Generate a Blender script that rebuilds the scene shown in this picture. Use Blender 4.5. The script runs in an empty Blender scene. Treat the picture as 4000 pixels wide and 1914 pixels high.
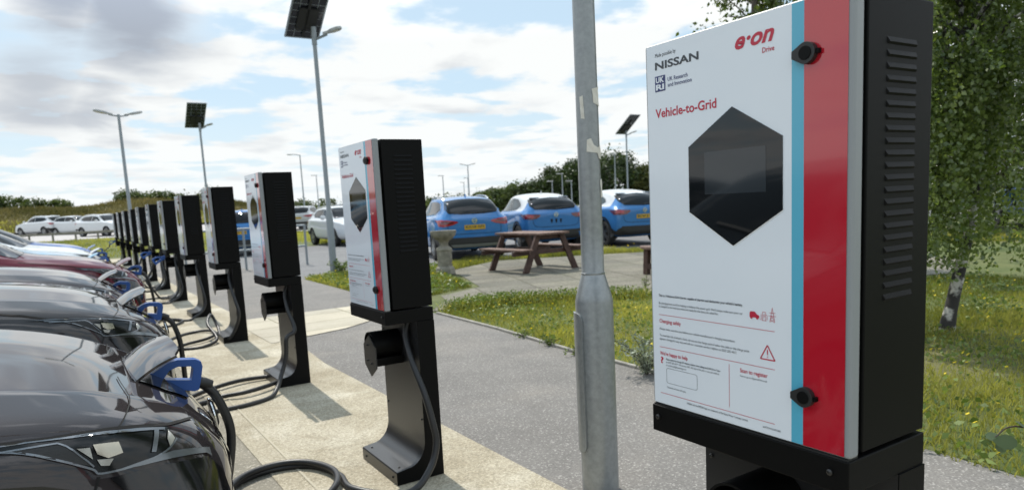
import bpy, bmesh, math, random
import numpy as np
from math import radians as R, sin, cos, pi, sqrt, atan2
from mathutils import Vector as V, Matrix
from mathutils.bvhtree import BVHTree
from mathutils.geometry import tessellate_polygon

S = bpy.context.scene
COL = S.collection
# ------------------------------------------------------------------ camera
cd = bpy.data.cameras.new('camera'); cam = bpy.data.objects.new('camera', cd); COL.objects.link(cam)
cr = V((0.83330139, -0.55048552, -0.05073939)); cu = V((0.11323108, 0.08012335, 0.99033276)); cw = V((0.54109843, 0.83099094, -0.12909897))
CP = V((-1.24196534, -3.02828572, 1.33562754))
cam.matrix_world = Matrix(((cr.x, cu.x, -cw.x, CP.x), (cr.y, cu.y, -cw.y, CP.y), (cr.z, cu.z, -cw.z, CP.z), (0, 0, 0, 1)))
cd.sensor_fit = 'HORIZONTAL'; cd.sensor_width = 36.0; cd.lens = 24.333
cd.shift_x = -0.0026; cd.shift_y = 0.0468
cd.clip_start = 0.05; cd.clip_end = 3000
cd.dof.use_dof = True; cd.dof.focus_distance = 1.85; cd.dof.aperture_fstop = 5.2
S.camera = cam
# ------------------------------------------------------------------ light
SUN = V((0.05, 1.0, 1.52)).normalized()
sl = bpy.data.lights.new('sun', 'SUN'); sl.energy = 3.2; sl.angle = R(0.5); sl.color = (1.0, 0.95, 0.86)
so = bpy.data.objects.new('sun', sl); COL.objects.link(so); so.location = (0, 20, 30)
so.rotation_euler = (-SUN).to_track_quat('-Z', 'Y').to_euler()
S.view_settings.view_transform = 'Standard'; S.view_settings.look = 'None'
S.view_settings.exposure = 0.45; S.view_settings.gamma = 1.0
S.cycles.max_bounces = 8; S.cycles.sample_clamp_indirect = 6.0

class NT:
    def __init__(s, nt): s.t = nt; s.l = nt.links
    def n(s, typ, inp=None, **kw):
        x = s.t.nodes.new(typ)
        for k, v in kw.items(): setattr(x, k, v)
        for k, v in (inp or {}).items():
            if hasattr(v, 'is_output') or isinstance(v, bpy.types.NodeSocket): s.l.new(v, x.inputs[k])
            else: x.inputs[k].default_value = v
        return x
    def math(s, op, a, b=0.0, c=None, clamp=False):
        x = s.n('ShaderNodeMath', operation=op, use_clamp=clamp)
        for i, v in enumerate((a, b) if c is None else (a, b, c)):
            if isinstance(v, bpy.types.NodeSocket): s.l.new(v, x.inputs[i])
            else: x.inputs[i].default_value = v
        return x.outputs[0]
    def ramp(s, fac, stops, interp='LINEAR'):
        x = s.n('ShaderNodeValToRGB'); s.l.new(fac, x.inputs[0]); e = x.color_ramp.elements
        x.color_ramp.interpolation = interp
        while len(e) < len(stops): e.new(0.5)
        for i, (p, c) in enumerate(stops):
            e[i].position = p; e[i].color = (*c, 1) if len(c) == 3 else c
        return x.outputs[0]
    def mix(s, fac, a, b, mode='MIX'):
        x = s.n('ShaderNodeMix', data_type='RGBA', blend_type=mode)
        for i, v in ((0, fac), (6, a), (7, b)):
            if isinstance(v, bpy.types.NodeSocket): s.l.new(v, x.inputs[i])
            else: x.inputs[i].default_value = v if i == 0 else (*v, 1)
        return x.outputs[2]

# ------------------------------------------------------------------ sky with broken cloud
W = bpy.data.worlds.new('World'); S.world = W; W.use_nodes = True
nt = W.node_tree; nt.nodes.clear(); T = NT(nt)
sky = T.n('ShaderNodeTexSky', sky_type='NISHITA', sun_disc=False)
sky.sun_elevation = math.asin(SUN.z); sky.sun_rotation = atan2(SUN.x, SUN.y)
sky.air_density = 1.0; sky.dust_density = 1.2; sky.ozone_density = 1.2
tc = T.n('ShaderNodeTexCoord'); sep = T.n('ShaderNodeSeparateXYZ', {0: tc.outputs['Generated']})
zc = T.math('MAXIMUM', sep.outputs[2], 0.0)
den = T.math('ADD', zc, 0.11)
px = T.math('DIVIDE', sep.outputs[0], den); py = T.math('DIVIDE', sep.outputs[1], den)
pv = T.n('ShaderNodeCombineXYZ', {0: px, 1: py, 2: 0.0}).outputs[0]
n1 = T.n('ShaderNodeTexNoise', {'Vector': pv, 'Scale': 1.75, 'Detail': 10.0, 'Roughness': 0.54, 'Distortion': 0.15}).outputs[0]
off = T.n('ShaderNodeVectorMath', {0: pv, 1: (0.03, 0.13, 3.7)}, operation='ADD').outputs[0]
n2 = T.n('ShaderNodeTexNoise', {'Vector': off, 'Scale': 1.7, 'Detail': 6.0, 'Roughness': 0.5, 'Distortion': 0.2}).outputs[0]
# more cover towards the horizon
cover = T.math('ADD', n1, T.math('MULTIPLY', T.math('SUBTRACT', 0.24, zc), 0.16))
cmask = T.ramp(cover, [(0.42, (0, 0, 0)), (0.53, (1, 1, 1))], 'EASE')
grey = T.ramp(n2, [(0.50, (0, 0, 0)), (0.76, (1, 1, 1))], 'EASE')
# one darker cloud bank high on the left
def blob(d, r0, r1):
    dv = V(d).normalized()
    dist = T.n('ShaderNodeVectorMath', {0: tc.outputs['Generated'], 1: tuple(dv)}, operation='DISTANCE').outputs['Value']
    dd = T.math('ADD', dist, T.math('MULTIPLY', T.math('SUBTRACT', n2, 0.5), 0.16))
    return T.ramp(dd, [(r0, (1, 1, 1)), (r1, (0, 0, 0))], 'EASE')
b1 = T.math('MAXIMUM', blob((0.10, .963, .262), 0.03, 0.115), blob((0.03, .965, .27), 0.03, 0.09))
b2 = T.math('MULTIPLY', T.math('MAXIMUM', blob((0.0, .985, .16), 0.0, 0.09), blob((0.06, .985, .14), 0.0, 0.06)), 0.75)
bb = T.math('MAXIMUM', b1, b2)
gfac = T.math('MAXIMUM', T.math('MULTIPLY', grey, 0.5), bb)
ccol = T.mix(gfac, (0.715, 0.73, 0.725), (0.31, 0.345, 0.40))
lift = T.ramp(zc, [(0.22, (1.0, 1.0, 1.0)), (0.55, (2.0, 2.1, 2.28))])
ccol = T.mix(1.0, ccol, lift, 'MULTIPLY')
skyc = T.mix(1.0, sky.outputs[0], (0.10, 0.10, 0.10), 'MULTIPLY')
skyc = T.mix(0.75, skyc, (0.46, 0.60, 0.70))
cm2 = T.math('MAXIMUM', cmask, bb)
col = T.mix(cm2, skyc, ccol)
# soft bright veil low over the horizon
veil = T.ramp(zc, [(0.0, (0.70,) * 3), (0.07, (0.22,) * 3), (0.16, (0, 0, 0))])
col = T.mix(T.math('MULTIPLY', veil, T.math('SUBTRACT', 1.0, bb)), col, (0.70, 0.735, 0.75))
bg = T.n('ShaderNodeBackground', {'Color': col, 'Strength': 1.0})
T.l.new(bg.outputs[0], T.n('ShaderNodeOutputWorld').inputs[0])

# ------------------------------------------------------------------ materials
MATS = {}
def mat(name, color=(0.5, 0.5, 0.5), rough=0.5, metal=0.0, var=0.0, scale=8.0, bump=0.0, bscale=40.0, coat=0.0, spec=0.5,
        col2=None, detail=6.0, stops=(0.35, 0.65), rvar=0.0, trans=0.0):
    m = bpy.data.materials.new(name); m.use_nodes = True; t = NT(m.node_tree)
    b = m.node_tree.nodes['Principled BSDF']
    b.inputs['Roughness'].default_value = rough; b.inputs['Metallic'].default_value = metal
    b.inputs['Coat Weight'].default_value = coat; b.inputs['Coat Roughness'].default_value = 0.04
    b.inputs['Specular IOR Level'].default_value = spec
    tcn = t.n('ShaderNodeTexCoord').outputs['Object']
    if col2 is None and var > 0:
        col2 = tuple(min(1, c * (1 + var)) for c in color); color = tuple(c * (1 - var) for c in color)
    if col2 is not None:
        nz = t.n('ShaderNodeTexNoise', {'Vector': tcn, 'Scale': scale, 'Detail': detail, 'Roughness': 0.6}).outputs[0]
        c = t.ramp(nz, [(stops[0], color), (stops[1], col2)])
        t.l.new(c, b.inputs['Base Color'])
        if rvar: t.l.new(t.math('ADD', t.math('MULTIPLY', nz, rvar), rough - rvar / 2), b.inputs['Roughness'])
    else: b.inputs['Base Color'].default_value = (*color, 1)
    if bump > 0:
        bn = t.n('ShaderNodeTexNoise', {'Vector': tcn, 'Scale': bscale, 'Detail': 5.0}).outputs[0]
        bp = t.n('ShaderNodeBump', {'Height': bn, 'Strength': bump, 'Distance': 0.01})
        t.l.new(bp.outputs[0], b.inputs['Normal'])
    if trans > 0:
        out = m.node_tree.nodes['Material Output']
        tr = t.n('ShaderNodeBsdfTranslucent')
        cl = b.inputs['Base Color']
        if cl.is_linked: t.l.new(cl.links[0].from_socket, tr.inputs[0])
        else: tr.inputs[0].default_value = cl.default_value
        ms = t.n('ShaderNodeMixShader', {0: trans}); t.l.new(b.outputs[0], ms.inputs[1]); t.l.new(tr.outputs[0], ms.inputs[2])
        t.l.new(ms.outputs[0], out.inputs[0])
    MATS[name] = m
    return m

# ------------------------------------------------------------------ mesh building
class MB:
    def __init__(s): s.v = []; s.f = []
    def add(s, vs, fs):
        o = len(s.v); s.v += [tuple(p) for p in vs]; s.f += [tuple(i + o for i in f) for f in fs]; return s
    def box(s, a, b, M=None):
        (x0, y0, z0), (x1, y1, z1) = a, b
        vs = [(x0, y0, z0), (x1, y0, z0), (x1, y1, z0), (x0, y1, z0), (x0, y0, z1), (x1, y0, z1), (x1, y1, z1), (x0, y1, z1)]
        if M is not None: vs = [M @ V(p) for p in vs]
        return s.add(vs, [(0, 3, 2, 1), (4, 5, 6, 7), (0, 1, 5, 4), (1, 2, 6, 5), (2, 3, 7, 6), (3, 0, 4, 7)])
    def bar(s, p, q, w, h, up=(0, 0, 1)):
        p, q = V(p), V(q); d = (q - p); L = d.length; d.normalize(); u = V(up)
        if abs(d.dot(u)) > 0.98: u = V((0, 1, 0))
        sd = d.cross(u).normalized(); u = sd.cross(d)
        M = Matrix.Translation(p) @ Matrix((d, sd, u)).transposed().to_4x4()
        return s.box((0, -w / 2, -h / 2), (L, w / 2, h / 2), M)
    def tube(s, pts, rad, n=10, cap=True):
        pts = [V(p) for p in pts]; rr = rad if hasattr(rad, '__len__') else [rad] * len(pts)
        vs = []; fs = []; prev = None
        for i, p in enumerate(pts):
            d = (pts[min(i + 1, len(pts) - 1)] - pts[max(i - 1, 0)])
            if d.length < 1e-9: d = V((0, 0, 1))
            d.normalize()
            if prev is None: a = d.orthogonal().normalized()
            else:
                a = prev - d * prev.dot(d)
                a = a.normalized() if a.length > 1e-6 else d.orthogonal().normalized()
            prev = a; b = d.cross(a)
            for k in range(n):
                t = 2 * pi * k / n; vs.append(p + (a * cos(t) + b * sin(t)) * rr[i])
        for i in range(len(pts) - 1):
            for k in range(n): fs.append((i * n + k, i * n + (k + 1) % n, (i + 1) * n + (k + 1) % n, (i + 1) * n + k))
        if cap: fs.append(tuple(range(n - 1, -1, -1))); fs.append(tuple(range((len(pts) - 1) * n, len(pts) * n)))
        return s.add(vs, fs)
    def lathe(s, prof, n=24, c=(0, 0, 0), M=None, closed=False):
        vs = []; fs = []; m = len(prof)
        for k in range(n):
            t = 2 * pi * k / n
            for r, z in prof:
                p = V((r * cos(t), r * sin(t), z)); p = (M @ p) if M is not None else p; vs.append(p + V(c))
        for k in range(n):
            for i in range(m if closed else m - 1):
                j = (i + 1) % m
                fs.append((k * m + i, ((k + 1) % n) * m + i, ((k + 1) % n) * m + j, k * m + j))
        return s.add(vs, fs)
    def prism(s, poly, h0, h1, fn):
        """poly: list of (a,b); fn(a,b,h)->point"""
        n = len(poly)
        vs = [fn(a, b, h0) for a, b in poly] + [fn(a, b, h1) for a, b in poly]
        fs = [(i, (i + 1) % n, n + (i + 1) % n, n + i) for i in range(n)]
        tri = tessellate_polygon([[V((a, b, 0)) for a, b in poly]])
        for t in tri: fs.append(tuple(t)); fs.append(tuple(n + i for i in reversed(t)))
        return s.add(vs, fs)
    def flat(s, poly, fn):
        tri = tessellate_polygon([[V((a, b, 0)) for a, b in poly]])
        return s.add([fn(a, b) for a, b in poly], [tuple(t) for t in tri])
    def build(s, name, m, parent=None, smooth=False, bevel=0.0, seg=2, fixn=True):
        me = bpy.data.meshes.new(name); me.from_pydata(s.v, [], s.f); me.update()
        if fixn:
            bm = bmesh.new(); bm.from_mesh(me); bmesh.ops.recalc_face_normals(bm, faces=bm.faces[:]); bm.to_mesh(me); bm.free()
        return link(name, me, m, parent, smooth, bevel, seg)

def link(name, me, m, parent=None, smooth=False, bevel=0.0, seg=2):
    o = bpy.data.objects.new(name, me); COL.objects.link(o)
    if m is not None and len(me.materials) == 0: me.materials.append(m)
    if parent is not None: o.parent = parent
    if smooth:
        me.shade_smooth()
        try: me.set_sharp_from_angle(angle=R(smooth if smooth is not True else 40))
        except Exception: pass
    if bevel > 0:
        md = o.modifiers.new('bevel', 'BEVEL'); md.width = bevel; md.segments = seg; md.limit_method = 'ANGLE'; md.angle_limit = R(35)
        md.harden_normals = False
    return o

def empty(name, loc, rz=0.0):
    o = bpy.data.objects.new(name, None); COL.objects.link(o); o.location = loc; o.rotation_euler = (0, 0, rz)
    o.empty_display_size = 0.2
    return o
def tag(o, label=None, cat=None, group=None, kind=None):
    if label: o['label'] = label
    if cat: o['category'] = cat
    if group: o['group'] = group
    if kind: o['kind'] = kind
    return o
def dup(root, loc=None, rz=None, swap=None):
    """copy of a thing with copies of its parts and sub-parts; swap: {material name: material}"""
    def cp(o, par):
        c = o.copy(); COL.objects.link(c)
        if swap and o.type == 'MESH' and any(mm and mm.name in swap for mm in o.data.materials):
            c.data = o.data.copy()
            for i, mm in enumerate(c.data.materials):
                if mm and mm.name in swap: c.data.materials[i] = swap[mm.name]
        if par is not None: c.parent = par
        for ch in o.children: cp(ch, c)
        return c
    r = cp(root, None)
    if loc is not None: r.location = loc
    if rz is not None: r.rotation_euler = (0, 0, rz)
    return r

def catmull(P, n=8):
    P = [V(p) for p in P]; out = []
    for i in range(len(P) - 1):
        p0, p1, p2, p3 = P[max(i - 1, 0)], P[i], P[i + 1], P[min(i + 2, len(P) - 1)]
        for k in range(n):
            t = k / n
            out.append(0.5 * ((2 * p1) + (-p0 + p2) * t + (2 * p0 - 5 * p1 + 4 * p2 - p3) * t * t + (-p0 + 3 * p1 - 3 * p2 + p3) * t ** 3))
    out.append(P[-1]); return out

def text_mesh(txt, bold=0.0, shear=0.0, spacing=1.0):
    c = bpy.data.curves.new('lettering', 'FONT'); c.body = txt; c.size = 1.0; c.offset = bold; c.shear = shear
    c.space_character = spacing; c.resolution_u = 3; c.fill_mode = 'FRONT'
    o = bpy.data.objects.new('lettering', c); COL.objects.link(o)
    dg = bpy.context.evaluated_depsgraph_get(); ev = o.evaluated_get(dg); me = ev.to_mesh()
    vs = np.array([tuple(v.co) for v in me.vertices]) if len(me.vertices) else np.zeros((0, 3)); fs = [tuple(p.vertices) for p in me.polygons]
    ev.to_mesh_clear(); bpy.data.objects.remove(o); bpy.data.curves.remove(c)
    return vs, fs
def put_text(mb, txt, u0, v0, u1, v1, fn, bold=0.0, shear=0.0, spacing=1.0):
    vs, fs = text_mesh(txt, bold, shear, spacing)
    if not len(vs): return
    lo = vs.min(0); hi = vs.max(0)
    mb.add([fn(u0 + (p[0] - lo[0]) / (hi[0] - lo[0]) * (u1 - u0), v0 + (p[1] - lo[1]) / (hi[1] - lo[1]) * (v1 - v0)) for p in vs], fs)

# ------------------------------------------------------------------ the ground
def hgt(x, y):
    return 0.016 * max(0.0, y - 26.0) * min(1.0, max(0.0, (30 - x) / 12.0)) if y < 72 else 0.016 * 46 * min(1.0, max(0.0, (30 - x) / 12.0))

# concrete / asphalt / slab materials -------------------------------
def ground_mat(name, c1, c2, sc, speck=None, spk_scale=260.0, bump=0.3, stain=None, stain_scale=1.2, rough=0.9, slab=None, dark=None, grain=None):
    m = bpy.data.materials.new(name); m.use_nodes = True; t = NT(m.node_tree); b = m.node_tree.nodes['Principled BSDF']
    tcn = t.n('ShaderNodeTexCoord').outputs['Object']
    nz = t.n('ShaderNodeTexNoise', {'Vector': tcn, 'Scale': sc, 'Detail': 8.0, 'Roughness': 0.65}).outputs[0]
    c = t.ramp(nz, [(0.33, c1), (0.68, c2)])
    if stain:
        sz = t.n('ShaderNodeTexNoise', {'Vector': tcn, 'Scale': stain_scale, 'Detail': 7.0, 'Roughness': 0.6, 'Distortion': 0.6}).outputs[0]
        c = t.mix(t.ramp(sz, [(0.47, (0, 0, 0)), (0.74, (0.8,) * 3)]), c, stain)
    if dark:
        dz_ = t.n('ShaderNodeTexNoise', {'Vector': t.n('ShaderNodeMapping', {0: tcn, 'Location': (7.3, 2.1, 0)}).outputs[0], 'Scale': stain_scale * 2.3, 'Detail': 8.0, 'Roughness': 0.7, 'Distortion': 0.4}).outputs[0]
        c = t.mix(t.ramp(dz_, [(0.50, (0, 0, 0)), (0.80, (0.75,) * 3)]), c, dark)
    if grain:
        gz = t.n('ShaderNodeTexNoise', {'Vector': tcn, 'Scale': grain[0], 'Detail': 2.0, 'Roughness': 0.8}).outputs[0]
        c = t.mix(1.0, c, t.ramp(gz, [(0.30, (1 - grain[1],) * 3), (0.70, (1 + grain[1],) * 3)]), 'MULTIPLY')
    if speck:
        vz = t.n('ShaderNodeTexVoronoi', {'Vector': tcn, 'Scale': spk_scale}, feature='F1')
        sp = t.n('ShaderNodeSeparateColor', {0: vz.outputs['Color']}).outputs[0]
        c = t.mix(t.ramp(sp, [(0.0, (0.5, 0.5, 0.5)), (1.0, (0, 0, 0))]), c, speck[0])
        c = t.mix(t.ramp(sp, [(0.86, (0, 0, 0)), (0.97, (0.85,) * 3)]), c, speck[1])
    if slab:
        br = t.n('ShaderNodeTexBrick', {'Vector': t.n('ShaderNodeVectorMath', {0: t.n('ShaderNodeMapping', {0: tcn, 'Rotation': (0, 0, slab[3])}).outputs[0], 1: t.n('ShaderNodeVectorMath', {0: t.n('ShaderNodeTexNoise', {'Vector': tcn, 'Scale': 2.5, 'Detail': 3.0}).outputs['Color'], 1: (0.06, 0.06, 0.0)}, operation='MULTIPLY').outputs[0]}, operation='ADD').outputs[0], 'Scale': 1.0, 'Color1': (0.80, 0.80, 0.80, 1), 'Color2': (1.12, 1.1, 1.06, 1), 'Mortar': (0.5, 0.5, 0.42, 1),
             'Mortar Size': slab[2], 'Mortar Smooth': 0.3, 'Brick Width': slab[0], 'Row Height': slab[1]}, offset=0.0)
        c = t.mix(1.0, c, br.outputs[0], 'MULTIPLY')
    t.l.new(c, b.inputs['Base Color']); b.inputs['Roughness'].default_value = rough; b.inputs['Specular IOR Level'].default_value = 0.3
    bn = t.n('ShaderNodeTexNoise', {'Vector': tcn, 'Scale': 180.0, 'Detail': 3.0}).outputs[0]
    bp = t.n('ShaderNodeBump', {'Height': bn, 'Strength': bump, 'Distance': 0.004}); t.l.new(bp.outputs[0], b.inputs['Normal'])
    MATS[name] = m
    return m
gm_soil = ground_mat('meadow soil', (0.05, 0.075, 0.018), (0.12, 0.14, 0.045), 1.6, bump=0.8, stain=(0.16, 0.14, 0.07), stain_scale=0.35)
gm_conc = ground_mat('weathered concrete', (0.30, 0.262, 0.192), (0.42, 0.378, 0.295), 3.0, speck=((0.30, 0.26, 0.18), (0.55, 0.50, 0.39)), spk_scale=190, stain=(0.66, 0.63, 0.54), stain_scale=1.5, dark=(0.165, 0.135, 0.085), grain=(60, 0.40))
gm_path = ground_mat('path asphalt', (0.150, 0.143, 0.135), (0.205, 0.195, 0.183), 2.2, speck=((0.14, 0.133, 0.126), (0.34, 0.325, 0.305)), spk_scale=120, stain=(0.27, 0.245, 0.215), stain_scale=0.8, dark=(0.16, 0.15, 0.14), grain=(65, 0.34))
gm_bay = ground_mat('bay asphalt', (0.20, 0.185, 0.15), (0.31, 0.28, 0.22), 2.5, speck=((0.13, 0.12, 0.1), (0.42, 0.39, 0.33)), spk_scale=120)
gm_road = ground_mat('car park asphalt', (0.15, 0.15, 0.155), (0.21, 0.21, 0.21), 0.9, speck=((0.10, 0.10, 0.10), (0.33, 0.33, 0.33)), spk_scale=90)
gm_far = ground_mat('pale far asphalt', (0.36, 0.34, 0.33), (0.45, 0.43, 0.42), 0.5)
gm_slab = ground_mat('patio slabs', (0.128, 0.121, 0.10), (0.232, 0.216, 0.18), 1.5, speck=((0.12, 0.115, 0.095), (0.29, 0.275, 0.24)), spk_scale=80, slab=(0.9, 0.6, 0.018, 0.35), stain=(0.17, 0.17, 0.13), stain_scale=0.9, dark=(0.13, 0.14, 0.085), grain=(20, 0.35))
gm_cross = ground_mat('pale slabs', (0.42, 0.385, 0.31), (0.55, 0.51, 0.42), 2.0, speck=((0.33, 0.3, 0.24), (0.6, 0.57, 0.5)), slab=(0.95, 0.6, 0.012, 0.0))
gm_kerb = ground_mat('edging concrete', (0.20, 0.19, 0.165), (0.38, 0.36, 0.32), 6.0)

def grid(nx, ny, x0, x1, y0, y1, dz=0.0, fx=None):
    vs = []; fs = []
    for j in range(ny + 1):
        for i in range(nx + 1):
            x = x0 + (x1 - x0) * i / nx; y = y0 + (y1 - y0) * j / ny
            vs.append((x, y, hgt(x, y) + dz))
    for j in range(ny):
        for i in range(nx):
            a = j * (nx + 1) + i; fs.append((a, a + 1, a + nx + 2, a + nx + 1))
    return MB().add(vs, fs)
def sheet(name, poly, dz, m):
    return tag(MB().flat(poly, lambda a, b: (a, b, dz)).build(name, m), kind='structure')
# ground: one sheet to the horizon, finer near the place
def axis(c0, c1, step, far):
    a = list(np.arange(c0, c1 + 1e-6, step)); s = step; lo = [c0]; hi = [c1]
    while hi[-1] < far: s *= 1.6; hi.append(hi[-1] + s); lo.append(lo[-1] - s)
    return sorted(set(lo + a + hi))
ax = axis(-60, 80, 2.0, 1500); ay = axis(-40, 140, 2.0, 1500)
vs = [(x, y, hgt(x, y) - 0.012) for y in ay for x in ax]; nx = len(ax)
fs = [(j * nx + i, j * nx + i + 1, (j + 1) * nx + i + 1, (j + 1) * nx + i) for j in range(len(ay) - 1) for i in range(nx - 1)]
tag(MB().add(vs, fs).build('ground', gm_soil), kind='structure')
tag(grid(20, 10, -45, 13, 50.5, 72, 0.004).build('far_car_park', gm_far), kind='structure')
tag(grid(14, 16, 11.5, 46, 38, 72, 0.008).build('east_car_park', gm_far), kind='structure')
sheet('car_park', [(5.2, 10.7), (6.4, 11.3), (7.4, 11.35), (9.4, 11.2), (10.8, 10.9), (13.2, 8.7), (17, 6.5), (30, 10), (45, 20), (40, 30), (14, 24), (9.3, 25.3), (0.66, 25.3), (0.66, 11.6), (2.9, 11.35)], -0.008, gm_road)
sheet('charging_bay', [(-8, -7), (-0.44, -7), (-0.44, 26), (-8, 26)], 0.0, gm_bay)
sheet('concrete_strip', [(-0.46, -7), (0.62, -7), (0.60, -0.5), (0.62, 3.0), (0.68, 3.7), (0.66, 27), (-0.46, 27)], 0.004, gm_conc)
sheet('path', [(0.55, -7), (2.22, -7), (2.25, -1.77), (2.29, -1.33), (2.41, 0.9), (2.44, 1.8), (2.56, 3.2), (2.64, 4.9), (2.66, 6.4), (2.72, 7.6), (2.88, 11.3), (2.75, 15), (2.6, 27), (0.55, 27)], 0.0, gm_path)
sheet('crossing_slabs', [(0.50, 4.35), (1.4, 4.62), (2.62, 5.45), (2.66, 6.35), (0.50, 6.35)], 0.008, gm_cross)
sheet('patio', [(2.67, 5.0), (3.3, 5.75), (3.5, 6.3), (4.45, 6.75), (5.25, 8.9), (4.95, 9.5), (7.4, 10.9), (9.4, 9.9), (11.3, 8.7), (13.0, 5.2), (11.5, 2.6), (9.5, 1.9), (6.6, 3.3), (5.55, 3.9), (4.7, 4.45), (3.75, 5.05), (3.05, 4.95)], -0.004, gm_slab)
# kerb edging between path and grass
kb = MB(); kp = [(2.345, -0.4), (2.41, 0.9), (2.44, 1.8), (2.56, 3.2), (2.62, 4.75)]
for i in range(len(kp) - 1):
    (xa, ya), (xb, yb) = kp[i], kp[i + 1]; n = max(1, int(sqrt((xb - xa) ** 2 + (yb - ya) ** 2) / 0.9))
    for k in range(n):
        a = (xa + (xb - xa) * k / n, ya + (yb - ya) * k / n + 0.006); b = (xa + (xb - xa) * (k + 1) / n, ya + (yb - ya) * (k + 1) / n - 0.006)
        kb.bar((a[0] + 0.02, a[1], -0.02), (b[0] + 0.02, b[1], -0.02), 0.038, 0.088)
tag(kb.build('kerb', gm_kerb, bevel=0.006), kind='structure')

# lengthwise joint of the concrete
jm = mat('pale joint', (0.42, 0.38, 0.29), 0.95)
tag(MB().flat([(-0.335, -7), (-0.322, -7), (-0.318, 26), (-0.331, 26)], lambda a, b: (a, b, 0.0075)).build('concrete_joint', jm), kind='structure')
# ------------------------------------------------------------------ charging posts
m_black = mat('satin black metal', (0.0030, 0.0030, 0.0030), 0.5, 0.0, bump=0.05, bscale=600, spec=0.13)
m_blk2 = mat('dark grey powder coat', (0.018, 0.018, 0.019), 0.30, 0.0, bump=0.08, bscale=500, spec=0.6)
m_white = mat('white enamel', (0.77, 0.81, 0.86), 0.18, 0.0, spec=0.5, coat=0.25, col2=(0.735, 0.78, 0.835), scale=2.2, rvar=0.10)
m_grey = mat('silver grey edge', (0.27, 0.285, 0.295), 0.45, 0.1)
m_red = mat('red vinyl', (0.46, 0.010, 0.024), 0.12, 0.0, spec=0.6, coat=1.0)
m_blue = mat('pale blue vinyl', (0.10, 0.42, 0.58), 0.25, 0.0, coat=0.2)
m_screen = mat('black screen glass', (0.006, 0.007, 0.008), 0.03, 0.0, spec=0.6)
m_disp = mat('dark display', (0.025, 0.03, 0.035), 0.05, 0.0, spec=0.6)
m_glint = mat('painted edge glint', (0.92, 0.93, 0.94), 0.5)
m_ink = mat('dark print', (0.045, 0.05, 0.06), 0.4)
m_inkred = mat('red print', (0.50, 0.02, 0.05), 0.4)
m_navy = mat('navy print', (0.035, 0.045, 0.16), 0.4)
m_rub = mat('black rubber', (0.014, 0.014, 0.014), 0.5, bump=0.05)
m_cab = mat('cable rubber', (0.016, 0.016, 0.017), 0.42)
m_plug = mat('blue plug plastic', (0.012, 0.078, 0.31), 0.32, spec=0.5)
m_screw = mat('dark screw', (0.05, 0.05, 0.05), 0.3, 0.8)

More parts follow.
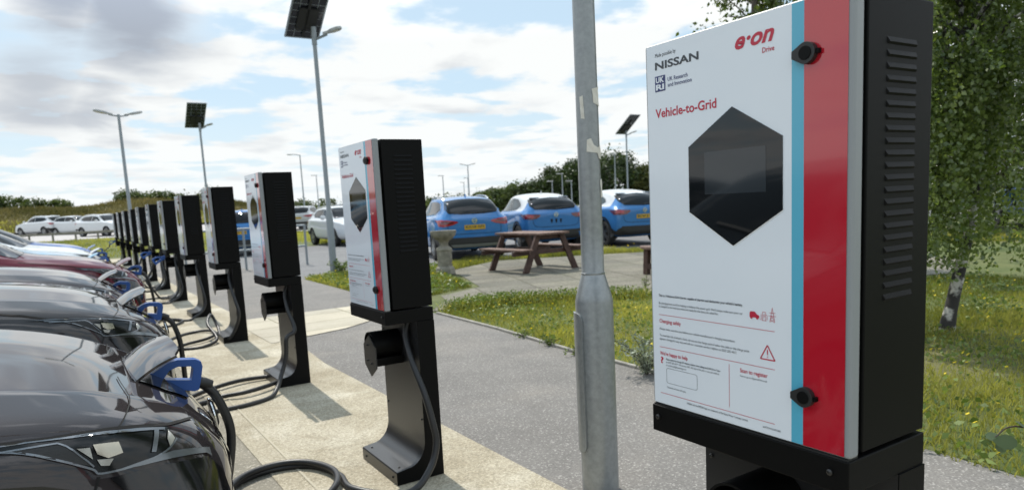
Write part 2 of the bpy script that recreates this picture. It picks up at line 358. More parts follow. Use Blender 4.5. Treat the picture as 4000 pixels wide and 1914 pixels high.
CW, CD, ZB, ZT = 0.487, 0.247, 0.858, 1.658
def charger():
    root = empty('charging_post', (0, 0, 0))
    F = lambda e: (lambda u, v: (-e, CW - u, ZB + v))
    # body box behind the door
    MB().box((0.040, 0.002, 0.862), (CD, CW - 0.002, ZT - 0.003)).build('body', m_black, root, bevel=0.003)
    # louvres pressed out of the two sides
    for sd, yy in ((-1, 0.002), (1, CW - 0.002)):
        lv = MB()
        for k in range(22):
            z = 1.583 - k * 0.02105
            x0, x1 = 0.096, 0.190
            q = [(x0, yy, z), (x1, yy, z), (x1 - 0.002, yy + sd * 0.0032, z - 0.0085), (x0 + 0.005, yy + sd * 0.0032, z - 0.0085), (x0 + 0.002, yy + sd * 0.0005, z - 0.012), (x1, yy + sd * 0.0005, z - 0.012)]
            lv.add(q, [(0, 1, 2, 3), (3, 2, 5, 4), (0, 3, 4), (1, 5, 2)])
        lv.build('louvres', m_black, root, fixn=False)
    # door with rounded front edge
    d = MB().box((0, 0, ZB), (0.028, CW, ZT)).build('door', m_grey, root, bevel=0.006, seg=3)
    MB().flat([(0.007, 0.004), (0.370, 0.004), (0.370, 0.796), (0.007, 0.796)], F(0.0008)).build('front_panel', m_white, d)
    MB().flat([(0.370, 0.004), (0.3945, 0.004), (0.3945, 0.796), (0.370, 0.796)], F(0.0008)).build('blue_stripe', m_blue, d)
    MB().flat([(0.3945, 0.004), (0.4765, 0.004), (0.4765, 0.796), (0.3945, 0.796)], F(0.0008)).build('red_stripe', m_red, d)
    # screen: dark hexagon with a display pane
    hx = [(0.2386, 0.640), (0.125, 0.573), (0.125, 0.439), (0.2386, 0.371), (0.352, 0.439), (0.352, 0.573)]
    sc = MB().prism(hx, 0.0008, 0.0022, lambda a, b, h: (-h, CW - a, ZB + b)).build('screen', m_screen, d)
    he = MB(); hc = [(a_ + (a_ - .2386) * .016, b_ + (b_ - .5055) * .012) for a_, b_ in hx]
    for i_ in (2, 3): he.flat([hx[i_], hx[(i_ + 1) % 6], hc[(i_ + 1) % 6], hc[i_]], F(0.0015))
    he.build('cutout_glint', m_glint, sc)  # sky light on the lower cut-out edges, painted as white strips
    MB().flat([(0.168, 0.474), (0.3165, 0.474), (0.3165, 0.559), (0.168, 0.559)], F(0.0026)).build('display', m_disp, sc)
    # lettering
    ink, red, nav, wht = MB(), MB(), MB(), MB()
    f = F(0.0014); f2 = F(0.0019)
    put_text(ink, 'Made possible by', 0.0335, 0.768, 0.0935, 0.7785, f)
    put_text(ink, 'NISSAN', 0.0325, 0.744, 0.156, 0.7605, f, bold=0.028)
    nav.flat([(0.0315, 0.6985), (0.062, 0.6985), (0.062, 0.731), (0.0315, 0.731)], f)
    put_text(wht, 'UK', 0.0345, 0.7165, 0.059, 0.7285, f2, bold=0.04)
    put_text(wht, 'RI', 0.0345, 0.7015, 0.059, 0.7135, f2, bold=0.04)
    put_text(nav, 'UK Research', 0.0692, 0.716, 0.1255, 0.7245, f, bold=0.008)
    put_text(nav, 'and Innovation', 0.0692, 0.7042, 0.1365, 0.7128, f, bold=0.008)
    put_text(red, 'Vehicle-to-Grid', 0.031, 0.643, 0.200, 0.6625, f, bold=0.018)
    put_text(red, 'e\u00b7on', 0.2465, 0.7425, 0.3345, 0.7655, f, bold=0.03, shear=0.35)
    put_text(red, 'Drive', 0.3085, 0.7255, 0.3345, 0.735, f, bold=0.012)
    L = lambda t, u0, vb, u1, h, mb=ink, b=0.0: put_text(mb, t, u0, vb - h * 0.28, u1, vb + h, f, bold=b)
    L("This is a Vehicle-to-Grid charger, capable of charging and discharging your vehicle's battery.", 0.0271, 0.2515, 0.2595, 0.0058, b=0.02)
    L("By charging here you'll be helping to balance the power grid. We'll always make sure your car", 0.0273, 0.2345, 0.2595, 0.0052)
    L("is charged to the level you want and ready for the time you asked for.", 0.0271, 0.2270, 0.1985, 0.0052)
    L("Always make sure that you follow your vehicle manufacturer's charging instructions.", 0.0273, 0.1758, 0.2405, 0.0052)
    L("To avoid the risk of electric shock, do not use the charge point if either the cable or the charge point", 0.0276, 0.1608, 0.275, 0.0052)
    L("appears damaged in any way and call our customer service helpline on 0333 202 4417.", 0.0273, 0.1527, 0.2445, 0.0052)
    L("Please quote the charger ID reference below when calling the E.ON Drive Team", 0.046, 0.1078, 0.2014, 0.0044, b=0.015)
    L("on 0333 202 4417*. We're here 24/7, 365 days of the year or you can email us", 0.0457, 0.1010, 0.198, 0.0044)
    L("on eondriveuk@eonenergy.com", 0.0455, 0.0942, 0.106, 0.0044)
    L("*Standard call rates will apply.", 0.0459, 0.0434, 0.1044, 0.0042)
    L("NISSAN and the NISSAN logo are trademarks of the Nissan Motor Company Limited.", 0.1068, 0.0183, 0.2708, 0.0048)
    L("654735/V2G/500X800", 0.3066, 0.0165, 0.347, 0.0030)
    L("Scan or go to v2g.eondrive.co.uk", 0.252, 0.1078, 0.3165, 0.0042)
    put_text(red, 'Charging safely', 0.0278, 0.1895, 0.0930, 0.2005, f, bold=0.014)
    put_text(red, "We're happy to help", 0.0272, 0.1150, 0.1110, 0.1265, f, bold=0.014)
    put_text(red, '?', 0.0285, 0.0985, 0.0375, 0.1135, f, bold=0.03)
    put_text(red, 'Scan to register', 0.252, 0.1145, 0.3178, 0.1255, f, bold=0.014)
    def ln(a, b, w):
        (x0, y0), (x1, y1) = a, b; dx, dy = x1 - x0, y1 - y0; n = sqrt(dx * dx + dy * dy); ox, oy = -dy / n * w / 2, dx / n * w / 2
        return [(x0 + ox, y0 + oy), (x1 + ox, y1 + oy), (x1 - ox, y1 - oy), (x0 - ox, y0 - oy)]
    for v in (0.2103, 0.1362, 0.0288): red.flat(ln((0.0265, v), (0.334, v), 0.0010), f)
    red.flat(ln((0.2245, 0.1292), (0.2245, 0.0383), 0.0009), f)
    for a, b in (((0.050, 0.0895), (0.134, 0.0895)), ((0.050, 0.0552), (0.134, 0.0552)), ((0.0465, 0.086), (0.0465, 0.0588)), ((0.1376, 0.086), (0.1376, 0.0588)),
                 ((0.0465, 0.086), (0.050, 0.0895)), ((0.134, 0.0895), (0.1376, 0.086)), ((0.0465, 0.0588), (0.05, 0.0552)), ((0.134, 0.0552), (0.1376, 0.0588))):
        ink.flat(ln(a, b, 0.0007), f)
    # warning triangle
    wt, ci, gi, pi_ = MB(), MB(), MB(), MB()
    tr = [(0.3174, 0.1815), (0.3012, 0.1535), (0.3344, 0.1535)]
    for i in range(3): wt.flat(ln(tr[i], tr[(i + 1) % 3], 0.0024), f)
    wt.flat(ln((0.3176, 0.173), (0.3176, 0.1625), 0.0022), f); wt.flat(ln((0.3176, 0.1597), (0.3176, 0.1575), 0.0022), f)
    # little car, charger and pylon
    ci.flat([(0.2763, 0.2325), (0.2763, 0.2405), (0.2785, 0.2442), (0.2885, 0.2442), (0.2935, 0.2392), (0.299, 0.2372), (0.299, 0.2325)], f)
    for cx in (0.2808, 0.2945): ci.flat([(cx + 0.0027 * cos(t * pi / 4), 0.2320 + 0.0027 * sin(t * pi / 4)) for t in range(8)], f2)
    for a, b in (((0.3065, 0.2290), (0.3065, 0.2455)), ((0.3065, 0.2455), (0.3135, 0.2455)), ((0.3135, 0.2455), (0.3135, 0.2290)), ((0.3045, 0.2290), (0.3155, 0.2290)), ((0.3005, 0.2305), (0.3035, 0.2305)), ((0.3035, 0.2305), (0.3035, 0.241)), ((0.3135, 0.240), (0.317, 0.240)), ((0.317, 0.240), (0.317, 0.230)),
                 ((0.311, 0.2425), (0.309, 0.238)), ((0.309, 0.238), (0.3112, 0.238)), ((0.3112, 0.238), (0.309, 0.2335)),
                 ((0.3286, 0.2555), (0.3232, 0.2278)), ((0.3286, 0.2555), (0.3340, 0.2278)), ((0.3215, 0.2455), (0.3357, 0.2455)), ((0.3205, 0.2395), (0.3367, 0.2395)), ((0.3255, 0.2395), (0.333, 0.2330)), ((0.3317, 0.2395), (0.3242, 0.2330)), ((0.3242, 0.2330), (0.3340, 0.2278)), ((0.333, 0.2330), (0.3232, 0.2278))):
        (gi if max(a[0], b[0]) < 0.3201 and not (a[1] == b[1] and a[0] < .3206 and b[0] > .33) else pi_).flat(ln(a, b, 0.0008), f)
    for mb_, nm_ in ((wt, 'warning_triangle'), (ci, 'car_icon'), (gi, 'charger_icon'), (pi_, 'pylon_icon')): mb_.build(nm_, m_inkred, d, fixn=False)
    ink.build('lettering', m_ink, d, fixn=False); red.build('red_lettering', m_inkred, d, fixn=False)
    nv = nav.build('navy_lettering', m_navy, d, fixn=False); wht.build('emblem_letters', m_white, nv, fixn=False)
    # two quarter-turn locks: round cap with a thumb wing
    for u, v in ((0.4035, 0.7063), (0.4015, 0.0982)):
        prof = [(cos(t) * 0.0185, sin(t) * 0.0185) for t in [R(-138 + i * 276 / 20) for i in range(21)]] + [(-0.0255, 0.009), (-0.0275, 0.0055), (-0.0275, -0.0055), (-0.0255, -0.009)]
        prof = [(cos(t) * 0.0185, sin(t) * 0.0185) for t in [R(-128 + i * 256 / 20) for i in range(21)]] + [(-0.0265, 0.0062), (-0.0265, -0.0062)]
        lk = MB().prism(prof, 0.001, 0.012, lambda a, b, h, u=u, v=v: (-h, CW - u - a, ZB + v + b)).build('lock', m_rub, d, bevel=0.002)
        MB().prism([(cos(t) * 0.012, sin(t) * 0.012) for t in [i * pi / 10 for i in range(20)]], 0.012, 0.0134, lambda a, b, h, u=u, v=v: (-h, CW - u - a, ZB + v + b)).build('cap', m_black, lk, bevel=0.0008)
        MB().box((-0.009, CW - u - 0.024, ZB + v - 0.004), (-0.001, CW - u - 0.017, ZB + v + 0.004)).build('tab', m_black, lk)
    # skirt below the door
    sk = MB().box((-0.003, 0, 0.792), (CD, CW, 0.8545)).build('skirt', m_black, root, bevel=0.002)
    MB().box((-0.0005, 0.004, 0.8545), (0.03, CW - 0.004, 0.858)).build('seal', m_rub, sk)
    def screw(p, d, par, r=0.006):
        q = V(p) + V(d) * 0.004
        MB().tube([p, q, V(p) + V(d) * 0.006], [r, r, r * 0.55], 10).build('screw', m_screw, par, smooth=True)
    for y in (0.035, CW - 0.02): screw((-0.003, y, 0.828), (-1, 0, 0), sk)
    # leg post with a curved foot, profile extruded along the width
    prof = [(CD, 0.7915), (0.157, 0.7915), (0.155, 0.20)]
    for i in range(1, 9):
        t = R(90 * i / 8); prof.append((0.155 - 0.10 * (1 - cos(t)), 0.20 - 0.122 * sin(t)))
    prof += [(0.0, 0.070), (-0.004, 0.064), (-0.004, 0.006), (CD, 0.006)]
    po = MB().prism(prof, 0.0, CW - 0.015, lambda a, b, h: (a, h, b)).build('post', m_blk2, root, smooth=30)
    MB().prism(prof, -0.0025, 0.0, lambda a, b, h: (a, h, b)).build('side_plate', m_black, po)
    for z in (0.30, 0.50, 0.70): screw((0.1555, 0.018, z), (-1, 0, 0), po, 0.005); screw((0.1555, CW - 0.035, z), (-1, 0, 0), po, 0.005)
    for y in (0.05, CW - 0.07): screw((0.03, y, 0.0735), (0, 0, 1), po, 0.006); screw((-0.004, y, 0.035), (-1, 0, 0), po, 0.006)
    # plug holster: hollow pipe with a pointed hexagonal plate
    h = MB(); n = 24; yc, zc = 0.265, 0.655
    M = Matrix.Translation((0.155, yc, zc)) @ Matrix.Rotation(R(-90), 4, 'Y')
    h.lathe([(0.072, 0.0), (0.072, 0.150), (0.066, 0.150), (0.066, 0.006)], 28, M=M)
    hs = h.build('holster', m_black, root, smooth=35)
    hp = [(0, 0.105), (0.080, 0.052), (0.080, -0.052), (0, -0.105), (-0.080, -0.052), (-0.080, 0.052)]
    pl = MB().prism(hp, 0.0, 0.006, lambda a, b, hh: (-0.002 - hh, 0.232 + a, 0.612 + b)).build('holster_plate', m_blk2, hs)
    MB().box((-0.002, 0.185, 0.56), (0.155, 0.285, 0.60)).build('holster_bracket', m_black, hs, bevel=0.003)
    for y, z in ((0.255, 0.665), (0.215, 0.575), (0.265, 0.585)): screw((-0.008, y, z), (-1, 0, 0), pl, 0.005)
    return root
def place(k): return (0.025 * 2.3839 * k - 0.0004 * (2.3839 * k) ** 2, 2.3839 * k, 0)
ord_lab = {0: None}
ch0 = charger()
cx = [(-0.1289, -2.3672, 0)] + [place(k) for k in range(0, 11)]
ch0.location = cx[0]; ch0.rotation_euler = (0, 0, -0.0131)
LAB = ['nearest white and black charging post with readable front panel, right of the galvanized pole',
       'second nearest charging post, dark hexagon screen, coiled cable at its foot',
       'third nearest charging post in the row, its red stripe catching pale reflections, beside grey path',
       'fourth charging post in the row, just in front of the solar lamp pole',
       'fifth charging post in the row, holding an empty plug holster over the grey path',
       'sixth charging post in the row, blue plug hung in its holster',
       'seventh charging post in the row, with blue plug hung beside the sixth post',
       'eighth charging post in the row, narrow black side and grey front edge',
       'ninth charging post in the row, just right of the twin lamp pole',
       'tenth charging post, mostly covered by the twin lamp pole',
       'second farthest charging post, small and just left of the twin lamp pole',
       'farthest charging post at the end of the row, against the white car']
chargers = []
for k in range(12):
    o = ch0 if k == 0 else dup(ch0, cx[k], -0.0186 + (0 if k < 2 else (0.011, -0.008, 0.006, -0.012, 0.009)[k % 5]))
    tag(o, LAB[k], 'charging post', 'row of vehicle charging posts'); chargers.append(o)

# ------------------------------------------------------------------ plugs and cables
def plug_shape(mb_handle, mb_nozzle, mb_grip, M):
    """blue D handle; local x towards the car is negative, cable leaves at +x"""
    out = [(-0.20, -0.035), (-0.165, -0.052), (-0.12, -0.045), (-0.07, -0.048), (-0.015, -0.058), (0.0, -0.052), (0.004, -0.02), (0.008, 0.03), (0.002, 0.048), (-0.016, 0.056), (-0.075, 0.056), (-0.105, 0.045), (-0.15, 0.012), (-0.20, 0.008)]
    inn = [(-0.118, -0.012), (-0.070, -0.016), (-0.026, -0.018), (-0.022, 0.022), (-0.030, 0.032), (-0.072, 0.032), (-0.098, 0.020)]
    n = len(out); tri = tessellate_polygon([[V((a, b, 0)) for a, b in out], [V((a, b, 0)) for a, b in inn]])
    al = out + inn; m = len(al)
    w = 0.024
    vs = [M @ V((a, -w, b)) for a, b in al] + [M @ V((a, w, b)) for a, b in al]; fs = []
    for t in tri: fs.append(tuple(t)); fs.append(tuple(m + i for i in reversed(t)))
    for lo, cnt in ((0, n), (n, len(inn))):
        for i in range(cnt):
            a, b = lo + i, lo + (i + 1) % cnt; fs.append((a, b, m + b, m + a))
    mb_handle.add(vs, fs)
    mb_nozzle.tube([M @ V((-0.19, 0, -0.02)), M @ V((-0.22, 0, -0.022)), M @ V((-0.27, 0, -0.03))], [0.030, 0.036, 0.034], 16)
    mb_grip.tube([M @ V((-0.004, 0, -0.03)), M @ V((0.02, 0, -0.034)), M @ V((0.045, 0, -0.042))], [0.021, 0.021, 0.017], 14)
def cable(label, pts, M, group='charging cables', rad=0.0165):
    """thing: plug handle + nozzle + cable; M places the plug"""
    base = M.to_translation(); root = empty('charging_cable', (base.x, base.y, 0)); inv = Matrix.Translation(-V((base.x, base.y, 0)))
    h, nz, g = MB(), MB(), MB(); plug_shape(h, nz, g, inv @ M)
    hd = h.build('plug_handle', m_plug, root, bevel=0.009, seg=3, smooth=60); nz.build('nozzle', m_rub, hd, smooth=True); g.build('grip', m_rub, hd, smooth=True)
    MB().tube([inv @ p for p in catmull(pts, 10)], rad, 10).build('cable', m_cab, root, smooth=60)
    return tag(root, label, 'charging cable', group)
def plugM(x, y, z, pitch=0.0, rz=0.0): return Matrix.Translation((x, y, z)) @ Matrix.Rotation(rz, 4, 'Z') @ Matrix.Rotation(R(pitch), 4, 'Y')
def hang(k, dx=0.0):
    """cable from under charger k down past its foot to the ground"""
    x, y, _ = cx[k]
    return [(x + .17, y + .10, .80), (x + .14, y + .10, .72), (x + .13, y + .03, .60), (x + .145, y - .055, .45), (x + .16, y - .095, .31), (x + .165, y - .11, .21), (x + .12, y - .13, .11), (x + .01, y - .18, .045), (x - .10, y - .24, .016)]
g = 0.0175
c1 = hang(1)[:-1] + [(-.08, -.10, .016), (-.20, .10, g), (-.19, .30, g), (-.25, .50, g), (-.37, .59, g), (-.52, .60, g), (-.66, .50, g), (-.70, .30, g), (-.60, .08, g), (-.42, .0, .03), (-.27, .12, .04), (-.21, .32, .042), (-.28, .52, .042), (-.42, .60, .042), (-.60, .55, .04), (-.72, .38, .03), (-.78, .10, .016), (-.82, -.15, .016), (-.85, -.28, .10), (-.84, -.34, .25), (-.81, -.36, .40), (-.79, -.36, .52), (-.795, -.36, .60), (-.825, -.36, .69), (-.855, -.36, .735), (-.872, -.36, .748)]
cable('black cable with blue plug in the nearest car, coiled at the second charging post', c1, plugM(-.875, -.36, .785, 8))
x2, y2, _ = cx[2]
c2 = hang(2)[:4] + [(.13, 2.30, .40), (.11, 2.30, .25), (.06, 2.28, .13), (.0, 2.20, .05), (-.08, 2.10, .018), (-.24, 2.02, g), (-.42, 2.01, g), (-.60, 2.03, g), (-.70, 2.2, g), (-.62, 2.42, .03), (-.40, 2.62, .035), (-.18, 2.74, .035), (.0, 2.76, .03), (.12, 2.70, .03), (.10, 2.50, .04), (-.02, 2.38, .042), (-.20, 2.30, .042), (-.38, 2.34, .03), (-.52, 2.30, .018), (-.60, 2.15, .06), (-.63, 2.03, .20), (-.64, 1.98, .40), (-.645, 1.97, .54), (-.67, 1.97, .65), (-.70, 1.97, .695), (-.735, 1.97, .715)]
cable('black cable with blue plug in the second nearest car, wide loop at the third post', c2, plugM(-.735, 1.97, .755, 8))
c3 = hang(3)[:5] + [(x_ + cx[3][0], y_ + cx[3][1], z_) for x_, y_, z_ in [(.12, -.05, .16), (.05, .0, .05), (.02, .25, .04), (.04, .52, .12), (.0, .62, .25), (-.08, .40, .18), (-.05, .1, .05), (-.22, -.08, g), (-.40, -.05, g), (-.55, .1, g), (-.50, .55, g), (-.25, .95, g), (-.02, .95, .03), (.03, .60, .035), (-.12, .3, .035), (-.38, .12, .03), (-.62, -.2, .02)]] + [(-.66, 4.30, .06), (-.66, 4.2, .2), (-.66, 4.17, .42), (-.67, 4.17, .56), (-.69, 4.17, .64), (-.745, 4.17, .70)]
cable('black cable with blue plug in the third nearest car, looped at the fourth post', c3, plugM(-.75, 4.17, .745, 8))
c4 = hang(4) + [(-.15, 7.2, g), (-.4, 7.4, g), (-.6, 7.1, g), (-.45, 6.7, g), (-.15, 6.6, g), (.0, 6.9, .03), (-.2, 7.2, .03), (-.33, 6.8, .03), (-.34, 6.55, .12), (-.34, 6.47, .3), (-.36, 6.45, .52), (-.39, 6.45, .66), (-.44, 6.45, .715)]
cable('black cable with blue plug in the maroon car', c4, plugM(-.445, 6.45, .755, 8))
# two plugs parked in the holsters of the sixth and seventh posts
for k, lab in ((5, 'blue plug resting in the holster of the sixth charging post, cable hanging down'), (6, 'blue plug resting in the holster of the seventh charging post, cable hanging down')):
    x, y, _ = cx[k]; M = Matrix.Translation((x - .17, y + .265, .665)) @ Matrix.Rotation(pi, 4, 'Z') @ Matrix.Rotation(R(28), 4, 'Y')
    e = M @ V((.045, 0, -.042))
    pts = hang(k) + [(x - .25, y - .1, g), (x - .45, y + .2, g), (x - .45, y + .55, g), (x - .2, y + .75, g), (x + .02, y + .6, .03), (x - .12, y + .3, .05), (x - .22, y + .22, .2), (x - .30, y + .25, .36), (e.x - .015, e.y, e.z - .06), tuple(e)]
    cable(lab, pts, M)
for k, (X, Y, lab) in {7: (-.66, 8.86, 'cable with blue plug in the pale blue car'), 8: (-.55, 11.25, 'cable with blue plug in the white car with bright open flap'), 9: (-.5, 13.6, 'cable with blue plug in the farthest blue car of the row')}.items():
    x, y, _ = cx[k - 1 if k < 12 else k]
    x, y, _ = cx[k - 2]
    pts = [(x + .17, y + .10, .80), (x + .13, y + .05, .5), (x + .12, y - .05, .2), (x - .05, y - .1, .03), (x - .3, y - .2, g), (X + .25, Y + .3, g), (X + .1, Y, .1), (X + .09, Y, .4), (X + .05, Y, .62), (X + .005, Y, .735)]
    cable(lab, pts, plugM(X, Y, .775, 8))
x, y, _ = cx[11]; M = Matrix.Translation((x - .17, y + .265, .665)) @ Matrix.Rotation(pi, 4, 'Z') @ Matrix.Rotation(R(28), 4, 'Y'); e = M @ V((.045, 0, -.042))
cable('blue plug in the holster of the farthest charging post, cable loop over green grass', [(x + .17, y + .1, .8), (x + .14, y + .05, .5), (x + .1, y - .1, .15), (x - .1, y - .2, .02), (x - .5, y, g), (x - .7, y + .3, g), (x - .45, y + .4, .15), (x - .35, y + .35, .4), (e.x, e.y, e.z - .05), tuple(e)], M)
# ------------------------------------------------------------------ cars
def paint(name, c, metal=0.0, rough=0.28, coat=1.0):
    m = mat(name, c, 0.5, 0.0, coat=coat, spec=0.0)
    b = m.node_tree.nodes['Principled BSDF']; b.inputs['Coat Roughness'].default_value = 0.03
    return m
p_dark = paint('dark bronze grey paint', (0.034, 0.029, 0.030), 0.08, 0.4)
p_dark2 = paint('graphite paint', (0.046, 0.043, 0.044), 0.08, 0.4)
p_maroon = paint('maroon paint', (0.095, 0.004, 0.014), 0.08, 0.35)
p_pale = paint('pale blue paint', (0.15, 0.34, 0.50), 0.08, 0.3)
p_white = paint('white paint', (0.60, 0.615, 0.625), 0.0, 0.3)
p_blue = paint('bright blue paint', (0.045, 0.175, 0.42), 0.2, 0.28)
p_deep = paint('deep blue paint', (0.03, 0.10, 0.33), 0.3, 0.28)
p_silver = paint('silver paint', (0.42, 0.43, 0.44), 0.6, 0.3)
p_black = paint('black paint', (0.012, 0.012, 0.015), 0.2, 0.25)
p_pink = paint('faded red paint', (0.42, 0.14, 0.15), 0.0, 0.35)
m_glass = mat('car glass', (0.006, 0.007, 0.008), 0.02, 0.0, spec=0.35)
m_glass2 = mat('tinted pale glass', (0.06, 0.072, 0.07), 0.04, 0.0, spec=0.6)
m_gloss = mat('gloss black plastic', (0.008, 0.008, 0.009), 0.08, 0.0, spec=0.6)
m_trim = mat('black bumper plastic', (0.018, 0.018, 0.018), 0.55, bump=0.1, bscale=300)
m_chrome = mat('bright chrome', (0.75, 0.76, 0.77), 0.08, 1.0)
m_alu = mat('alloy rim', (0.40, 0.41, 0.42), 0.3, 0.9)
m_tyre = mat('tyre rubber', (0.016, 0.016, 0.016), 0.75)
m_tail = mat('tail light red', (0.34, 0.010, 0.015), 0.10, spec=0.7, coat=0.6)
m_taildk = mat('smoked tail light', (0.11, 0.008, 0.013), 0.10, spec=0.7, coat=0.6)
m_clear = mat('pale lamp glass', (0.50, 0.48, 0.43), 0.15, 0.5, spec=0.8)
m_lampin = mat('lamp reflector', (0.46, 0.42, 0.34), 0.22, 0.75)
m_lampdk = mat('dark lamp housing', (0.007, 0.0075, 0.0075), 0.12, spec=0.4)
m_drl = mat('lamp strip', (0.20, 0.215, 0.23), 0.18, 0.6)
m_yplate = mat('yellow number plate', (0.52, 0.32, 0.012), 0.35)
m_skid = mat('grey skid plate', (0.24, 0.25, 0.24), 0.4, 0.3)
m_arch = mat('dark wheel arch', (0.006, 0.006, 0.006), 0.9)

def sstep(t): t = max(0, min(1, t)); return t * t * (3 - 2 * t)
class Car:
    def __init__(s, name, L, stations, wheels, wr, body_m, creases=(4,), arch=1.13, level=2, roof_m=None, roof_x=None, lower_m=None, roofz=None):
        s.root = empty(name, (0, 0, 0)); s.L = L; s.sub = body_m
        half = []
        for st in stations:
            x, zb, wb, wm, zm, ws, zs, wl, zl, wrf, zr, zc = st
            half.append([(x, 0, zb), (x, wb, zb), (x, wm * .985, zb + (zm - zb) * .35), (x, wm, zm), (x, ws, zs), (x, wl, zl), (x, wrf, zr), (x, wrf * .55, zr + (zc - zr) * .72), (x, 0, zc)])
        n = 9; vs = []; fs = []; idx = []
        for sec in half:
            ring = []
            for i, p in enumerate(sec): ring.append(len(vs)); vs.append(p)
            for i in range(n - 2, 0, -1):
                p = sec[i]; ring.append(len(vs)); vs.append((p[0], -p[1], p[2]))
            idx.append(ring)
        m = len(idx[0])
        for a, b in zip(idx[:-1], idx[1:]):
            for k in range(m): fs.append((a[k], a[(k + 1) % m], b[(k + 1) % m], b[k]))
        def cap(r):  # quads joining left and right halves
            out = []
            for i in range(0, n - 1):
                l0, l1 = r[i], r[i + 1]; r0, r1 = r[(m - i) % m], r[(m - i - 1) % m]
                if l0 == r0: out.append((l0, l1, r1))
                elif l1 == r1: out.append((l0, l1, r0))
                else: out.append((l0, l1, r1, r0))
            return out
        fs += cap(idx[0]) + cap(idx[-1])
        me = bpy.data.meshes.new('body'); me.from_pydata(vs, [], fs)
        bm = bmesh.new(); bm.from_mesh(me); bmesh.ops.recalc_face_normals(bm, faces=bm.faces[:])
        cl = bm.edges.layers.float.get('crease_edge') or bm.edges.layers.float.new('crease_edge'); bm.verts.ensure_lookup_table(); bm.edges.ensure_lookup_table()
        for row, val in (dict(creases) if isinstance(creases, dict) else {c: 0.55 for c in creases}).items():
            for a, b in zip(idx[:-1], idx[1:]):
                for rr in (row, m - row):
                    e = bm.edges.get((bm.verts[a[rr % m]], bm.verts[b[rr % m]]))
                    if e: e[cl] = val
        bm.to_mesh(me); bm.free()
        o = bpy.data.objects.new('body', me); COL.objects.link(o)
        md = o.modifiers.new('s', 'SUBSURF'); md.levels = level; md.render_levels = level
        me.materials.append(body_m)
        cutters = []
        for wx in wheels:
            for sd in (-1, 1):
                M = Matrix.Translation((wx, sd * 0.98, wr)) @ Matrix.Rotation(R(90), 4, 'X')
                c = MB().lathe([(0, -0.30), (wr * arch, -0.30), (wr * arch, 0.30), (0, 0.30)], 36, M=M).build('cut', m_arch)
                cutters.append(c); b = o.modifiers.new('b', 'BOOLEAN'); b.operation = 'DIFFERENCE'; b.object = c; b.solver = 'EXACT'; b.material_mode = 'TRANSFER'
        dg = bpy.context.evaluated_depsgraph_get(); ev = o.evaluated_get(dg)
        nm = bpy.data.meshes.new_from_object(ev); nm.name = 'body'
        for c in cutters: bpy.data.objects.remove(c)
        bpy.data.objects.remove(o)
        nm.shade_smooth(); nm.set_sharp_from_angle(angle=R(38))
        if roof_m is not None or lower_m is not None:
            ms = {}
            for mm in (roof_m, lower_m):
                if mm: nm.materials.append(mm); ms[mm.name] = len(nm.materials) - 1
            for p in nm.polygons:
                if nm.materials[p.material_index] == body_m:
                    c = p.center
                    if roof_m and roofz(c.x, abs(c.y), c.z): p.material_index = ms[roof_m.name]
                    elif lower_m and c.z < lower_m_z(c.x): p.material_index = ms[lower_m.name]
        s.body = bpy.data.objects.new('body', nm); COL.objects.link(s.body); s.body.parent = s.root
        bm = bmesh.new(); bm.from_mesh(nm); s.bvh = BVHTree.FromBMesh(bm); bm.free()
        s.wr = wr; s.wheels = wheels; s.W = max(st[3] for st in stations)
    def add_wheels(s, spokes=5, rim=m_alu):
        first = None
        for wx in s.wheels:
            for sd in (-1, 1):
                y = sd * (s.W - 0.115)
                M = Matrix.Rotation(R(-90 * sd), 4, 'X')
                r = s.wr
                t = MB().lathe([(r * .66, -.10), (r * .90, -.105), (r * .985, -.08), (r, -.04), (r, .04), (r * .985, .08), (r * .90, .105), (r * .66, .10)], 36, M=M, closed=True)
                w = t.build('wheel', m_tyre, s.root, smooth=35); w.location = (wx, y, r)
                rm = MB(); rm.lathe([(r * .68, .10), (r * .66, .085), (r * .60, .06), (r * .60, -.06), (r * .66, -.09)], 36, M=M)
                for k in range(spokes):
                    for da in (-0.16, 0.16):
                        a = 2 * pi * k / spokes; b = a + da * 1.1
                        p = M @ V((0.05 * cos(a + da * 2), 0.05 * sin(a + da * 2), .085)); q = M @ V((r * .65 * cos(b), r * .65 * sin(b), .078))
                        rm.bar(p, q, 0.030, 0.022, up=tuple(M.to_3x3() @ V((0, 0, 1))))
                rm.lathe([(0, .095), (.05, .095), (.065, .08), (.065, .05), (0, .05)], 20, M=M)
                rm.build('rim', rim, w, smooth=35)
                MB().lathe([(0, .02), (r * .60, .02), (r * .60, .0), (0, .0)], 24, M=M).build('brake_disc', m_arch, w)
        return s
